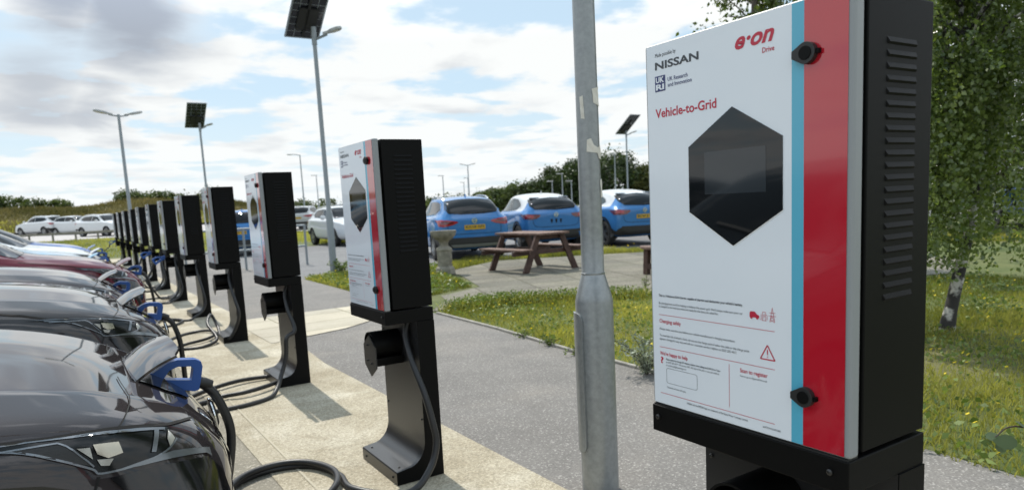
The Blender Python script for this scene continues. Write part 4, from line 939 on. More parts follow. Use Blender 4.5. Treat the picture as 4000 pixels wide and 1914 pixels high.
# near pole: wide door section, cone, slim shaft
px_, py_ = 0.72, -0.66
root = empty('lamp_post', (px_, py_, 0))
tag(root, 'near galvanized steel pole with torn tape scraps, between the first two charging posts', 'lamp post')
MB().lathe([(0.084, -0.2), (0.084, 0.885), (0.080, 0.905), (0.0535, 1.000), (0.0500, 1.008), (0.0492, 1.2), (0.045, 3.0), (0.042, 5.0)], 40).build('pole', m_galv, root, smooth=30)
MB().lathe([(0.0505, 1.002), (0.0525, 1.006), (0.0525, 1.0115), (0.0500, 1.014)], 40).build('weld', m_galv, root, smooth=True)
# access door: a curved plate with rolled edge facing the cars
va = atan2(CP.y - py_, CP.x - px_)
def pole_plate(mb, a0, a1, z0, z1, r, th=0.006, rnd=0.0, n=14):
    pts = []
    for i in range(n + 1):
        t = i / n; a = a0 + (a1 - a0) * t
        e = 0
        if rnd > 0:
            d = min(abs(a - a0), abs(a1 - a)) * r
            if d < rnd: e = rnd - sqrt(max(0, rnd * rnd - (rnd - d) ** 2))
        pts.append((a, z0 + e, z1 - e))
    vs = []; fs = []
    for a, za, zb in pts:
        for rr in (r, r + th):
            vs += [(rr * cos(a), rr * sin(a), za), (rr * cos(a), rr * sin(a), zb)]
    for i in range(n):
        o = 4 * i; q = o + 4
        fs += [(o + 2, o + 3, q + 3, q + 2), (o, q, q + 1, o + 1), (o, o + 2, q + 2, q), (o + 1, q + 1, q + 3, o + 3)]
    fs += [(0, 1, 3, 2), (4 * n, 4 * n + 2, 4 * n + 3, 4 * n + 1)]
    return mb.add(vs, fs)
dr = pole_plate(MB(), va - R(118), va - R(38), 0.20, 0.838, 0.0845, 0.009, 0.035, 24).build('access_door', m_galv, root, smooth=40)
# torn tape: rests on the pole, follows its curve
TP = [('cream tape scrap curling off the pole edge, topmost', [(28, 1.795), (75, 1.805), (72, 1.765), (80, 1.722), (34, 1.738)]),
      ('small upright tape scrap on the left half of the pole', [(-38, 1.765), (-20, 1.77), (-14, 1.672), (-34, 1.676)]),
      ('largest torn tape scrap, like a lopsided bow, on the pole', [(-6, 1.585), (14, 1.59), (28, 1.562), (52, 1.552), (74, 1.562), (86, 1.50), (58, 1.505), (48, 1.528), (-10, 1.535)]),
      ('lowest tape scrap on the right edge of the pole', [(62, 1.415), (84, 1.420), (86, 1.342), (64, 1.338)])]
for lab, pts in TP:
    o3 = []; 
    bm = bmesh.new(); vv = [bm.verts.new((R(a) * .05, z, 0)) for a, z in pts]
    for t in tessellate_polygon([[V((R(a) * .05, z, 0)) for a, z in pts]]): bm.faces.new([vv[i] for i in t])
    for _ in range(5):
        es = [e for e in bm.edges if e.calc_length() > .009]
        if es: bmesh.ops.subdivide_edges(bm, edges=es, cuts=1); bmesh.ops.triangulate(bm, faces=bm.faces[:])
    rr = random.Random(len(pts))
    for v in bm.verts:
        a = v.co.x / .05; z = v.co.y; lift = .0012 + .006 * max(0, (a / R(80)) - .62) + .0008 * sin(z * 140 + a * 9)
        r_ = .0492 - (z - 1.2) * .0023 + lift; A_ = va + a
        v.co = V((px_ + r_ * cos(A_), py_ + r_ * sin(A_), z))
    me = bpy.data.meshes.new('tape'); bm.to_mesh(me); bm.free()
    o = link('tape', me, m_tape); sm = o.modifiers.new('t', 'SOLIDIFY'); sm.thickness = .0006
    tag(o, lab, 'tape', 'tape scraps on the near pole')
def lamp_head(root, M, L=0.55, w=0.2):
    """flat tapering lantern along local +x"""
    pr = [(0, -.035), (.12, -.035), (.20, -w / 2), (L - .06, -w / 2), (L, -w / 2 + .06), (L, w / 2 - .06), (L - .06, w / 2), (.20, w / 2), (.12, .035), (0, .035)]
    h = MB().prism(pr, 0, .055, lambda a, b, hh: M @ V((a, b, hh + .03 * a))).build('lamp_head', m_head, root, bevel=.012)
    MB().prism([(.22, -w * .36), (L - .08, -w * .36), (L - .08, w * .36), (.22, w * .36)], -.008, .0, lambda a, b, hh: M @ V((a, b, hh + .03 * a))).build('lamp_lens', m_lens, h)
def twin_lamp(x, y, H, rz, r=.055, name='twin_lamp_post', z=0, hd=1.0):
    root = empty(name, (x, y, z), 0)
    MB().lathe([(r * 1.5, -.3), (r * 1.5, 1.0), (r * .95, 1.15), (r * .7, H)], 16).build('pole', m_galv2, root, smooth=30)
    for s, a in ((1, rz), (1, rz + pi)):
        M = Matrix.Translation((0, 0, H - .03)) @ Matrix.Rotation(a, 4, 'Z')
        MB().tube([M @ V((0, 0, -.02)), M @ V((.15, 0, .0)), M @ V((.26, 0, .02))], .024, 8).build('bracket_arm', m_galv2, root, smooth=True)
        lamp_head(root, M @ Matrix.Translation((.16, 0, 0)) @ Matrix.Rotation(R(-10), 4, 'Y'), .50 * hd, .22 * hd)
    return root
# head of the near pole, out of the frame
for a in (0.4, 0.4 + pi):
    M = Matrix.Translation((0, 0, 4.97)) @ Matrix.Rotation(a, 4, 'Z')
    MB().tube([M @ V((0, 0, 0)), M @ V((.3, 0, .05))], .025, 8).build('bracket_arm', m_galv2, root); lamp_head(root, M @ Matrix.Translation((.26, 0, .03)))
t = twin_lamp(0.66, 20.8, 4.50, R(8)); tag(t, 'twin headed lamp post standing among the farthest charging posts', 'lamp post')

def solar_lamp(x, y, H, pw, pl, tilt, z=0, rz=0.0):
    root = empty('solar_lamp', (x, y, z), rz)
    MB().lathe([(.075, -.3), (.075, 1.25), (.050, 1.36), (.042, H)], 20).build('pole', m_galv2, root, smooth=30)
    MB().tube([(0, 0, H - .22), (0, 0, H + .14)], .055, 14).build('collar', m_galv2, root, smooth=40)
    c, s = cos(tilt), sin(tilt)
    O = V((-.17, .30, H - .03))       # low edge towards +y, high edge towards -y
    P = lambda u, v, h: O + V((u, -v * c + h * s, v * s + h * c))
    pn = MB().prism([(-pw / 2, 0), (pw / 2, 0), (pw / 2, pl), (-pw / 2, pl)], 0, .03, lambda a, b, h: P(a, b, h)).build('solar_panel', m_cell, root)
    fr = MB(); e = .03
    for a0, b0, a1, b1 in ((-pw / 2, 0, pw / 2, e), (-pw / 2, pl - e, pw / 2, pl), (-pw / 2, 0, -pw / 2 + e, pl), (pw / 2 - e, 0, pw / 2, pl)):
        fr.prism([(a0, b0), (a1, b0), (a1, b1), (a0, b1)], -.012, -.001, lambda a, b, h: P(a, b, h))
    fr.build('panel_frame', m_frame, pn)
    gp = MB()
    for i in range(1, 4): gp.prism([(-pw / 2 + pw * i / 4 - .006, e), (-pw / 2 + pw * i / 4 + .006, e), (-pw / 2 + pw * i / 4 + .006, pl - e), (-pw / 2 + pw * i / 4 - .006, pl - e)], -.004, -.0015, lambda a, b, h: P(a, b, h))
    nr = max(4, int(pl / .17))
    for i in range(1, nr): gp.prism([(-pw / 2 + e, pl * i / nr - .006), (pw / 2 - e, pl * i / nr - .006), (pw / 2 - e, pl * i / nr + .006), (-pw / 2 + e, pl * i / nr + .006)], -.006, -.0045, lambda a, b, h: P(a, b, h))
    gp.build('cell_grid', m_bus, pn)
    MB().prism([(-pw * .26, pl * .16), (pw * .30, pl * .16), (pw * .30, pl * .50), (-pw * .26, pl * .50)], -.05, -.008, lambda a, b, h: P(a, b, h)).build('battery_box', m_trim, root)
    MB().bar(P(0, pl * .05, -.03), P(0, pl * .75, -.03), .05, .04).build('panel_bracket', m_trim, root)
    MB().tube([(0, 0, H - .12), (.12, -.10, H - .07), (.22, -.18, H - .03)], .028, 8).build('bracket_arm', m_galv2, root, smooth=True)
    lamp_head(root, Matrix.Translation((.16, -.13, H - .04)) @ Matrix.Rotation(R(-40), 4, 'Z') @ Matrix.Rotation(R(-12), 4, 'Y'), .42, .17)
    return root
t = solar_lamp(3.72, 11.80, 5.05, .72, 1.55, R(36)); tag(t, 'tall solar lamp with large panel cut by the top edge, behind the second post', 'solar lamp', 'solar lamps')
t = solar_lamp(4.5, 30.4, 5.28, .78, 1.5, R(36), hgt(4.5, 30)); tag(t, 'solar lamp rising behind the fourth charging post', 'solar lamp', 'solar lamps')
t = solar_lamp(27.0, 27.6, 5.0, .78, 1.6, R(36)); tag(t, 'solar lamp seen beside the left edge of the nearest post', 'solar lamp', 'solar lamps')
# car park lamps in the distance
def car_lamp(x, y, H, kind, rz, z=0):
    r = .06
    if kind == 'twin':
        return twin_lamp(x, y, H, rz, r, 'car_park_lamp', z, 1.1)
    root = empty('car_park_lamp', (x, y, z), rz)
    MB().lathe([(r * 1.5, -.3), (r * 1.5, 1.0), (r * .9, 1.12), (r * .6, H)], 12).build('pole', m_galv2, root, smooth=30)
    if kind == 'arm':
        MB().tube([(0, 0, H - .05), (.25, 0, H + .02), (.45, 0, H + .03)], .025, 8).build('bracket_arm', m_galv2, root); lamp_head(root, Matrix.Translation((.3, 0, H)), .6, .2)
    else:
        lamp_head(root, Matrix.Translation((-.12, 0, H - .02)), .62, .26)
    return root
for x, y, H, kind, rz, lab in [
    (13.6, 46.5, 5.1, 'arm', R(150), 'single arm lamp post left of the solar lamp, above the silver car'),
    (19.6, 62.0, 4.3, 'top', R(140), 'lamp post standing behind the black car'),
    (28.7, 54.0, 4.05, 'top', R(120), 'short lamp post over the hedge, left of the twin lamp'),
    (41.0, 72.0, 4.1, 'top', R(120), 'tiny lamp post over the hedge between two taller ones'),
    (29.1, 50.0, 4.75, 'twin', R(-30), 'distant twin headed lamp post above the low hedge'),
    (36.0, 62.2, 4.2, 'top', R(120), 'thin lamp post right beside the distant twin lamp'),
    (35.0, 45.8, 3.0, 'top', R(120), 'short lamp post before dark trees, left of three'),
    (35.8, 45.4, 3.6, 'top', R(120), 'lamp post before dark trees, tallest of the three'),
    (36.4, 44.9, 2.95, 'top', R(120), 'short lamp post before dark trees, right of three'),
    (38.0, 43.9, 3.1, 'top', R(120), 'lamp post against dark trees just right of the galvanized pole'),
    (33.0, 35.4, 4.45, 'top', R(120), 'lamp post against the tallest dark tree, left of the far solar lamp')]:
    tag(car_lamp(x, y, H, kind, rz, hgt(x, y)), lab, 'lamp post', 'lamp posts in the far car parks')

# ------------------------------------------------------------------ garden furniture
m_wood = mat('reddish brown stained wood', (0.095, 0.052, 0.038), 0.75, col2=(0.185, 0.118, 0.092), scale=9, bump=0.25, bscale=60)
m_woodd = mat('dark stained timber', (0.050, 0.026, 0.020), 0.7, col2=(0.095, 0.052, 0.040), scale=9, bump=0.25, bscale=60)
m_stone = mat('lichen grey stone', (0.15, 0.14, 0.11), 0.9, col2=(0.31, 0.29, 0.235), scale=7, bump=0.5, bscale=50)
root = empty('picnic_table', (6.62, 8.32, 0), R(2)); tag(root, 'brown wooden picnic table with A frame legs on the slabs', 'picnic table')
for i in range(5): MB().box((-.36 + i * .146, -.74, .70), (-.36 + i * .146 + .137, .78, .74)).build('top_plank', m_wood, root, bevel=.006)
for s in (-1, 1):
    for j in range(2):
        a, b = sorted((s * (.53 + j * .135), s * (.53 + j * .135 + .125)))
        MB().box((a, -.74, .42), (b, .74, .455)).build('seat_plank', m_wood, root, bevel=.006)
    for e in (-1, 1): MB().prism([(s * .22, .70), (s * .34, .70), (s * .68, 0), (s * .54, 0)], e * .575 - .025, e * .575 + .025, lambda a, b, h: (a, h, b)).build('leg', m_woodd, root, bevel=.004)
for e in (-1, 1):
    MB().box((-.86, e * .525 - .022, .335), (.86, e * .525 + .022, .42)).build('seat_bearer', m_woodd, root, bevel=.004)
    MB().box((-.34, e * .525 - .022, .62), (.34, e * .525 + .022, .70)).build('top_bearer', m_woodd, root, bevel=.004)
MB().box((-.02, -.50, .36), (.02, .50, .44)).build('brace', m_woodd, root)
# octagonal bench table half hidden by the nearest post
root = empty('garden_bench', (7.62, 5.35, 0), R(10)); tag(root, 'round edged dark wooden bench half hidden by the nearest charging post', 'bench')
def ring(r0, r1, a0, a1, n=18): return [(r1 * cos(a0 + (a1 - a0) * i / n), r1 * sin(a0 + (a1 - a0) * i / n)) for i in range(n + 1)] + [(r0 * cos(a1 - (a1 - a0) * i / n), r0 * sin(a1 - (a1 - a0) * i / n)) for i in range(n + 1)]
MB().prism(ring(.34, .66, R(120), R(300)), .44, .485, lambda a, b, h: (a, b, h)).build('seat', m_wood, root, bevel=.008)
MB().prism([(.36 * cos(2 * pi * i / 16) + .12, .36 * sin(2 * pi * i / 16) + .05) for i in range(16)], .515, .55, lambda a, b, h: (a, b, h)).build('table_top', m_wood, root, bevel=.008)
for a in (135, 185, 235, 285):
    c_, s_ = cos(R(a)), sin(R(a)); MB().bar((.56 * c_, .56 * s_, 0), (.54 * c_, .54 * s_, .44), .10, .09).build('leg', m_woodd, root, bevel=.006)
    MB().bar((.05, .02, .30), (.55 * c_, .55 * s_, .39), .05, .09).build('seat_bearer', m_woodd, root)
for a, b in ((135, 185), (185, 235), (235, 285)): MB().bar((.56 * cos(R(a)), .56 * sin(R(a)), .14), (.56 * cos(R(b)), .56 * sin(R(b)), .14), .04, .09).build('rail', m_woodd, root)
MB().tube([(.1, .05, 0), (.1, .05, .52)], .06, 10).build('pedestal', m_woodd, root)
# birdbath
root = empty('birdbath', (5.12, 9.22, 0)); tag(root, 'weathered stone birdbath on a square pillar beside the second post', 'birdbath')
MB().lathe([(.0, .76), (.20, .77), (.235, .85), (.262, .858), (.258, .82), (.235, .76), (.18, .70), (.11, .66), (.085, .60), (.09, .555), (.0, .55)], 24).build('bowl', m_stone, root, smooth=45)
MB().lathe([(0, .56), (.10, .555), (.155, .52), (.17, .48), (.155, .455), (.15, .16), (.19, .12), (.21, .0), (0, 0)], 8).build('pedestal', m_stone, root, smooth=25)
# railing, knee rail
root = empty('railing', (2.70, 15.15, 0)); tag(root, 'grey metal tube railing beside the path, behind the third post', 'railing')
for x in (-1.45, .0 - .08, 1.45): MB().tube([(x, 0, 0), (x, -.02, 1.03)], .03, 10).build('post', m_galv2, root, smooth=True)
for z in (1.03, .50): MB().tube([(-1.45, .0, z), (1.45, -.02, z)], .028, 10).build('rail', m_galv2, root, smooth=True)
root = empty('knee_rail', (.2, 50.6, hgt(.2, 50.6))); tag(root, 'low grey wooden knee rail in front of the white cars', 'fence')
m_oldw = mat('old grey wood', (0.23, 0.21, 0.18), 0.85, var=0.25)
for i in range(8): MB().box((-4.2 + i * 1.25 - .06, -.06, -.1), (-4.2 + i * 1.25 + .06, .06, .42)).build('post', m_oldw, root)
MB().bar((-4.4, 0, .44), (4.7, 0, .44), .13, .13).build('rail', m_oldw, root, bevel=.01)
# ------------------------------------------------------------------ vegetation
RNG = np.random.default_rng(7)
def leafmat(name, c1, c2, sc=3.0, trans=0.35, rough=0.5, spec=0.35, vary=0.5):
    m = bpy.data.materials.new(name); m.use_nodes = True; t = NT(m.node_tree); b = m.node_tree.nodes['Principled BSDF']
    at = t.n('ShaderNodeAttribute', attribute_name='tone').outputs['Fac']
    tcn = t.n('ShaderNodeTexCoord').outputs['Object']
    nz = t.n('ShaderNodeTexNoise', {'Vector': tcn, 'Scale': sc, 'Detail': 4.0}).outputs[0]
    f = t.math('ADD', t.math('MULTIPLY', at, vary), t.math('MULTIPLY', nz, 1 - vary), clamp=True)
    c = t.ramp(f, [(0.28, c1), (0.72, c2)])
    t.l.new(c, b.inputs['Base Color']); b.inputs['Roughness'].default_value = rough; b.inputs['Specular IOR Level'].default_value = spec
    tr = t.n('ShaderNodeBsdfTranslucent', {0: t.mix(1.0, c, (1.3, 1.35, 0.6), 'MULTIPLY')})
    ms = t.n('ShaderNodeMixShader', {0: trans}); t.l.new(b.outputs[0], ms.inputs[1]); t.l.new(tr.outputs[0], ms.inputs[2])
    t.l.new(ms.outputs[0], m.node_tree.nodes['Material Output'].inputs[0]); MATS[name] = m
    return m
def soup(name, verts, k, m, parent=None, tone=None):
    """verts: (N,k,3) array, one k-gon each"""
    n = len(verts); me = bpy.data.meshes.new(name)
    me.vertices.add(n * k); me.vertices.foreach_set('co', np.ascontiguousarray(verts, dtype=np.float32).ravel())
    me.loops.add(n * k); me.loops.foreach_set('vertex_index', np.arange(n * k, dtype=np.int32))
    me.polygons.add(n); me.polygons.foreach_set('loop_start', np.arange(0, n * k, k, dtype=np.int32)); me.polygons.foreach_set('loop_total', np.full(n, k, dtype=np.int32))
    at = me.attributes.new('tone', 'FLOAT', 'POINT')
    tone = RNG.random(n) if tone is None else tone
    at.data.foreach_set('value', np.repeat(tone.astype(np.float32), k))
    me.update(); me.validate()
    return link(name, me, m, parent)
def leaves(pos, size, droop=0.0, flat=0.0, aspect=1.7):
    n = len(pos)
    d = RNG.normal(size=(n, 3)); d[:, 2] = d[:, 2] * (1 - flat) - droop; d /= np.linalg.norm(d, axis=1)[:, None]
    s = RNG.normal(size=(n, 3)); s -= d * (s * d).sum(1)[:, None]; s /= np.linalg.norm(s, axis=1)[:, None]
    L = (size * (0.6 + 0.8 * RNG.random(n)))[:, None]; w = L / aspect
    nn = np.cross(d, s) * L * 0.12
    return np.stack([pos - d * L * .5, pos + s * w * .5 - d * L * .08 + nn, pos + d * L * .55, pos - s * w * .5 - d * L * .08 + nn], 1)
def clumps(center, rad, n_cl, per, crad, seed_shape=None, lo=-1.0, shell=0.55):
    """leaf positions gathered in clumps spread through an ellipsoid"""
    c = np.array(center); r = np.array(rad); pts = []
    u = RNG.normal(size=(n_cl * 3, 3)); u /= np.linalg.norm(u, axis=1)[:, None]
    u = u[u[:, 2] > lo][:n_cl]
    rr = shell + (1 - shell) * RNG.random(len(u)) ** 0.6
    cc = c + u * r * rr[:, None] * (0.82 + 0.36 * RNG.random(len(u)))[:, None]
    k = RNG.integers(int(per * .5), int(per * 1.5), len(cc)); cs = crad * (0.6 + 0.8 * RNG.random(len(cc)))
    P = np.repeat(cc, k, 0) + RNG.normal(size=(k.sum(), 3)) * np.repeat(cs, k)[:, None] * np.array([1, 1, .75]) * .55
    tone = np.repeat(RNG.random(len(cc)), k) * .65 + RNG.random(k.sum()) * .35
    return P, tone, cc
m_bark = mat('dark bark', (0.05, 0.042, 0.034), 0.9, col2=(0.12, 0.10, 0.08), scale=12, bump=0.5)
m_birch = mat('birch bark', (0.035, 0.032, 0.03), 0.85, col2=(0.50, 0.48, 0.44), scale=5.5, bump=0.6, bscale=30, stops=(0.485, 0.56))
m_twig = mat('thin twig bark', (0.05, 0.035, 0.028), 0.8)
m_lbirch = leafmat('birch leaves', (0.060, 0.100, 0.024), (0.24, 0.30, 0.105), 2.0, .45, rough=.30, spec=.9)
m_lback = leafmat('airy birch leaves', (0.03, 0.055, 0.012), (0.10, 0.13, 0.03), 2.0, .4)
m_ldark = leafmat('dark tree leaves', (0.018, 0.034, 0.011), (0.065, 0.095, 0.030), .5, .22)
m_lmid = leafmat('hedge leaves', (0.035, 0.060, 0.016), (0.12, 0.15, 0.045), .6, .25)
m_lol = leafmat('olive leaves', (0.040, 0.055, 0.015), (0.12, 0.125, 0.040), .6, .25)

def tree(name, x, y, z, H, rx, label, m, n_cl=55, per=55, leaf=.28, group=None, cat='tree', trunk=.22, crad=None, lo_h=.12, m_tr=m_bark):
    root = empty(name, (x, y, z))
    cz = H * (1 + lo_h) / 2; rz = H * (1 - lo_h) / 2
    P, tone, cc = clumps((0, 0, cz), (rx, rx, rz), n_cl, per, crad or rx * .30, lo=-.85)
    soup('crown', leaves(P, leaf), 4, m, root, tone)
    tb = MB().tube([(0, 0, -.3), (.03, 0, H * .25), (.0, .05, H * .55), (.02, 0, H * .85)], [trunk, trunk * .8, trunk * .5, trunk * .15], 9)
    idx = RNG.choice(len(cc), min(9, len(cc)), replace=False)
    for i in idx:
        e = cc[i]; b = (0.01, .03, min(H * .6, max(H * .15, e[2] * .55))); mid = (e[0] * .45, e[1] * .45, (b[2] + e[2]) / 2 + .1)
        tb.tube(catmull([b, mid, tuple(e)], 3), [trunk * .4, trunk * .36, trunk * .3, trunk * .25, trunk * .2, trunk * .15, trunk * .08], 6)
    tb.build('trunk', m_tr, root, smooth=True)
    return tag(root, label, cat, group)

# --- the birch at the right edge: hanging strands of leaves
root = empty('birch_tree', (5.40, -.02, 0)); tag(root, 'birch tree with mottled leaning trunk and hanging leaves at the right edge', 'tree')
tp = catmull([(-.05, .02, -.05), (.03, -.03, .45), (.12, -.08, .95), (.19, -.12, 1.6), (.20, -.10, 2.6), (.08, .08, 3.8), (.1, .05, 5.2), (.1, .05, 6.4)], 4)
tr = MB().tube(tp, [.058 - .048 * i / (len(tp) - 1) + .012 * (i < 2) for i in range(len(tp))], 14)
pos = []; tones = []
for k in range(64):
    a = RNG.random() * 2 * pi; z0 = 1.2 + 4.7 * RNG.random() ** .9; rr = (.5 + 1.55 * RNG.random()) * (1.0 if z0 < 4.5 else .7)
    e = np.array([rr * cos(a), rr * sin(a), z0 + .25 + .5 * RNG.random()])
    pts = catmull([(.09, .04, z0 - .2), (e[0] * .5, e[1] * .5, z0 + .35), tuple(e)], 5)
    tr.tube(pts, [.022 - .016 * i / (len(pts) - 1) for i in range(len(pts))], 6)
    for s in range(15):
        f = .25 + .75 * RNG.random(); q = np.array(pts[min(len(pts) - 1, int(f * (len(pts) - 1)))])
        L = min(.4 + 1.5 * RNG.random(), q[2] - .40 - .22 * RNG.random())
        if L < .12: continue
        n = int(L * 132); t = RNG.random(n); sw = RNG.normal(size=2) * .16
        p = q[None, :] + np.stack([sw[0] * t + .05 * np.sin(t * 7 + s), sw[1] * t + .05 * np.cos(t * 6 + s), -L * t], 1) + RNG.normal(size=(n, 3)) * .035
        pos.append(p); tones.append(np.full(n, RNG.random()) * .5 + RNG.random(n) * .5)
pos = np.concatenate(pos); tones = np.concatenate(tones)
tr.build('trunk', m_birch, root, smooth=True)
soup('crown', leaves(pos, .037, droop=.7, aspect=1.3), 4, m_lbirch, root, tones)
# --- airy tree behind the nearest post
root = empty('birch_tree', (9.18, 4.96, 0)); tag(root, 'airy tree showing above the top edge of the nearest charging post', 'tree')
tr = MB().tube([(0, 0, -.2), (.02, 0, 2.2), (.0, .02, 4.3), (.03, 0, 7.2)], [.10, .08, .055, .02], 10)
PP = []; TT = []
for k in range(24):
    a = RNG.random() * 2 * pi; z0 = 3.2 + 3.4 * RNG.random(); rr = .35 + 1.0 * RNG.random(); e = (rr * cos(a), rr * sin(a), z0 + .45 + .3 * RNG.random())
    tr.tube(catmull([(.0, .01, z0 - .3), (e[0] * .5, e[1] * .5, z0 + .15), e], 4), [.022, .02, .018, .016, .014, .012, .010, .008, .006], 6)
    for c_ in range(4):
        f = .45 + .6 * RNG.random(); q = np.array(e) * f + np.array((0, 0, (1 - f) * z0)) + RNG.normal(size=3) * .10
        n = RNG.integers(30, 75); PP.append(q + RNG.normal(size=(n, 3)) * np.array([.15, .15, .12])); TT.append(np.full(n, RNG.random()) * .6 + RNG.random(n) * .4)
tr.build('trunk', m_bark, root, smooth=True); soup('crown', leaves(np.concatenate(PP), .075, droop=.3, aspect=1.4), 4, m_lback, root, np.concatenate(TT))

# --- distant trees on the right
for i, (x, y, H, rx, mm, lab) in enumerate([
    (50.2, 55.2, 5.9, 3.1, m_ldark, 'tallest dark rounded tree, right of the galvanized pole'),
    (47.6, 57.0, 5.6, 2.7, m_ldark, 'dark rounded tree directly behind the galvanized pole'),
    (45.2, 58.2, 4.5, 2.3, m_ldark, 'dark tree sloping down just left of the galvanized pole'),
    (43.0, 59.6, 3.5, 2.0, m_ldark, 'fourth dark tree counting leftwards from the tallest'),
    (40.8, 60.6, 2.9, 1.9, m_lmid, 'mid green bushy tree above the white roofed car'),
    (38.8, 61.8, 2.6, 1.7, m_lmid, 'mid green bushy tree at the left end of the tree mass'),
    (53.2, 52.4, 4.4, 2.3, m_lol, 'olive green tree beside the far solar lamp'),
    (55.5, 50.2, 5.3, 2.6, m_lol, 'olive green tree touching the left edge of the nearest post'),
    (58.0, 48.0, 5.6, 2.8, m_lol, 'olive green tree hidden mostly behind the nearest post')]):
    tree('bushy_tree', x, y, 0, H, rx, lab, mm, 95, 110, .30, 'trees beyond the car park', lo_h=.04)
for i, (x, y, H, rx, lab) in enumerate([
    (37.0, 63.2, 2.3, 1.8, 'green hedge bush left of the bushy trees'), (35.2, 64.4, 2.1, 1.9, 'green hedge bush above the gap between two blue cars'),
    (33.0, 65.6, 2.0, 1.7, 'green hedge bush above the blue car with roof rails'), (31.2, 66.6, 2.1, 1.7, 'green hedge bush right beside the second charging post'),
    (42.5, 63.5, 3.0, 2.0, 'low dark hedge bush at the foot of the trees'), (46.0, 60.0, 3.0, 2.0, 'hedge bush at the foot of the dark trees'), (54.6, 54.6, 3.0, 2.2, 'hedge bush at the foot of the olive trees')]):
    tree('hedge_bush', x, y, 0, H, rx, lab, m_lmid, 60, 90, .26, 'hedge bushes beyond the car park', 'bush', trunk=.1, lo_h=0.0)
for x, y, H, rx, lab in [(18.6, 7.6, 4.6, 2.0, 'leafy bush behind the birch, beside the nearest post edge'), (21.5, 6.0, 4.8, 2.2, 'leafy bush behind the birch and the half hidden blue car'), (23.6, 3.4, 4.8, 2.2, 'leafy bush behind the birch at the right frame edge')]:
    tree('leafy_bush', x, y, 0, H, rx, lab, m_lol, 70, 110, .16, 'bushes behind the birch', 'bush', trunk=.1, lo_h=0.0)
# --- the bank on the left with long grass and shrubs
def bank_h(x, y):
    t = sstep((y - 74) / 19.0)
    crest = 2.35 + .55 * sstep((4 - x) / 6.0) * 0 + .65 * sstep((x - 2) / 5.0) * (1 - sstep((x - 12) / 8)) - .75 * sstep((x - 16) / 10)
    return .966 * min(1.0, max(0.0, (30 - x) / 12.0)) + crest * t
vs = []; fs = []; NX, NY = 60, 24
for j in range(NY + 1):
    for i in range(NX + 1):
        x = -60 + 92 * i / NX; y = 72 + 40 * j / NY; e = min(1, i / 4, (NX - i) / 8)
        h = bank_h(x, y) if y < 96 else bank_h(x, 96) * (1 - sstep((y - 98) / 14)) 
        vs.append((x, y, (h - .03) * e + (1 - e) * -.1 if e < 1 else h - .03 + .1 * sin(x * .9) * sin(y * .7) * .6))
for j in range(NY):
    for i in range(NX): a = j * (NX + 1) + i; fs.append((a, a + 1, a + NX + 2, a + NX + 1))
gm_bank = ground_mat('dry bank', (0.075, 0.078, 0.025), (0.20, 0.155, 0.075), .35, bump=.8, rough=.95)
tag(MB().add(vs, fs).build('bank', gm_bank, smooth=True), kind='structure')
def inpoly(x, y, poly):
    ins = np.zeros(len(x), bool); n = len(poly)
    for i in range(n):
        (x0, y0), (x1, y1) = poly[i], poly[(i + 1) % n]
        c = ((y0 > y) != (y1 > y)) & (x < (x1 - x0) * (y - y0) / ((y1 - y0) + 1e-12) + x0); ins ^= c
    return ins
def scatter(poly, n):
    p = np.array(poly); lo, hi = p.min(0), p.max(0); out = np.zeros((0, 2))
    while len(out) < n:
        q = lo + (hi - lo) * RNG.random((n * 2, 2)); out = np.concatenate([out, q[inpoly(q[:, 0], q[:, 1], poly)]])
    return out[:n]
def blades(P, Z, h, w, lean=.5, tall=None):
    """bent grass blades: one narrow quad-like kite each"""
    n = len(P); a = RNG.random(n) * 2 * pi; hh = h * (.45 + 1.0 * RNG.random(n) ** 1.4) * (1 if tall is None else tall)
    le = lean * hh * RNG.random(n); b = RNG.random(n) * 2 * pi
    base = np.stack([P[:, 0], P[:, 1], Z], 1); s = np.stack([np.cos(a), np.sin(a), np.zeros(n)], 1) * (w * (.6 + .8 * RNG.random(n)))[:, None]
    ld = np.stack([np.cos(b) * le, np.sin(b) * le, np.zeros(n)], 1)
    mid = base + ld * .35 + np.stack([np.zeros(n), np.zeros(n), hh * .55], 1); tip = base + ld + np.stack([np.zeros(n), np.zeros(n), hh], 1)
    return np.stack([base - s * .5, base + s * .5, mid + s * .42, tip, mid - s * .42], 1)
def patchy(P, sc, seed):
    v = np.zeros(len(P)); r = np.random.default_rng(seed)
    for k in range(9):
        f = sc * (0.5 + 1.8 * r.random()); th = r.random() * 2 * pi; v += np.sin((P[:, 0] * np.cos(th) + P[:, 1] * np.sin(th)) * f + r.random() * 6.28) / (1 + .25 * k)
    return np.clip(.5 + v * .22, 0, 1)
m_grass = leafmat('fresh grass', (0.165, 0.178, 0.042), (0.46, 0.430, 0.135), .8, .40, rough=.6, spec=.25, vary=.6)
m_dry = leafmat('dry tall grass', (0.095, 0.092, 0.042), (0.29, 0.235, 0.125), .4, .25, rough=.8, spec=.1)
m_weed = leafmat('broad weeds', (0.085, 0.125, 0.030), (0.20, 0.26, 0.075), 2.0, .3)
m_silver = leafmat('silvery leaves', (0.17, 0.20, 0.15), (0.38, 0.42, 0.35), 6.0, .2, rough=.7)
m_yel = mat('yellow petals', (0.78, 0.60, 0.02), 0.6, trans=.3)
VERGE = [(2.20, -4.0), (2.23, -1.3), (2.33, -.4), (2.46, .9), (2.52, 1.8), (2.63, 3.2), (2.70, 4.85), (3.1, 4.9), (3.75, 4.95), (4.65, 4.4), (5.55, 3.8), (6.6, 3.2), (9.5, 1.5), (9.0, -2.5), (6.0, -4.0)]
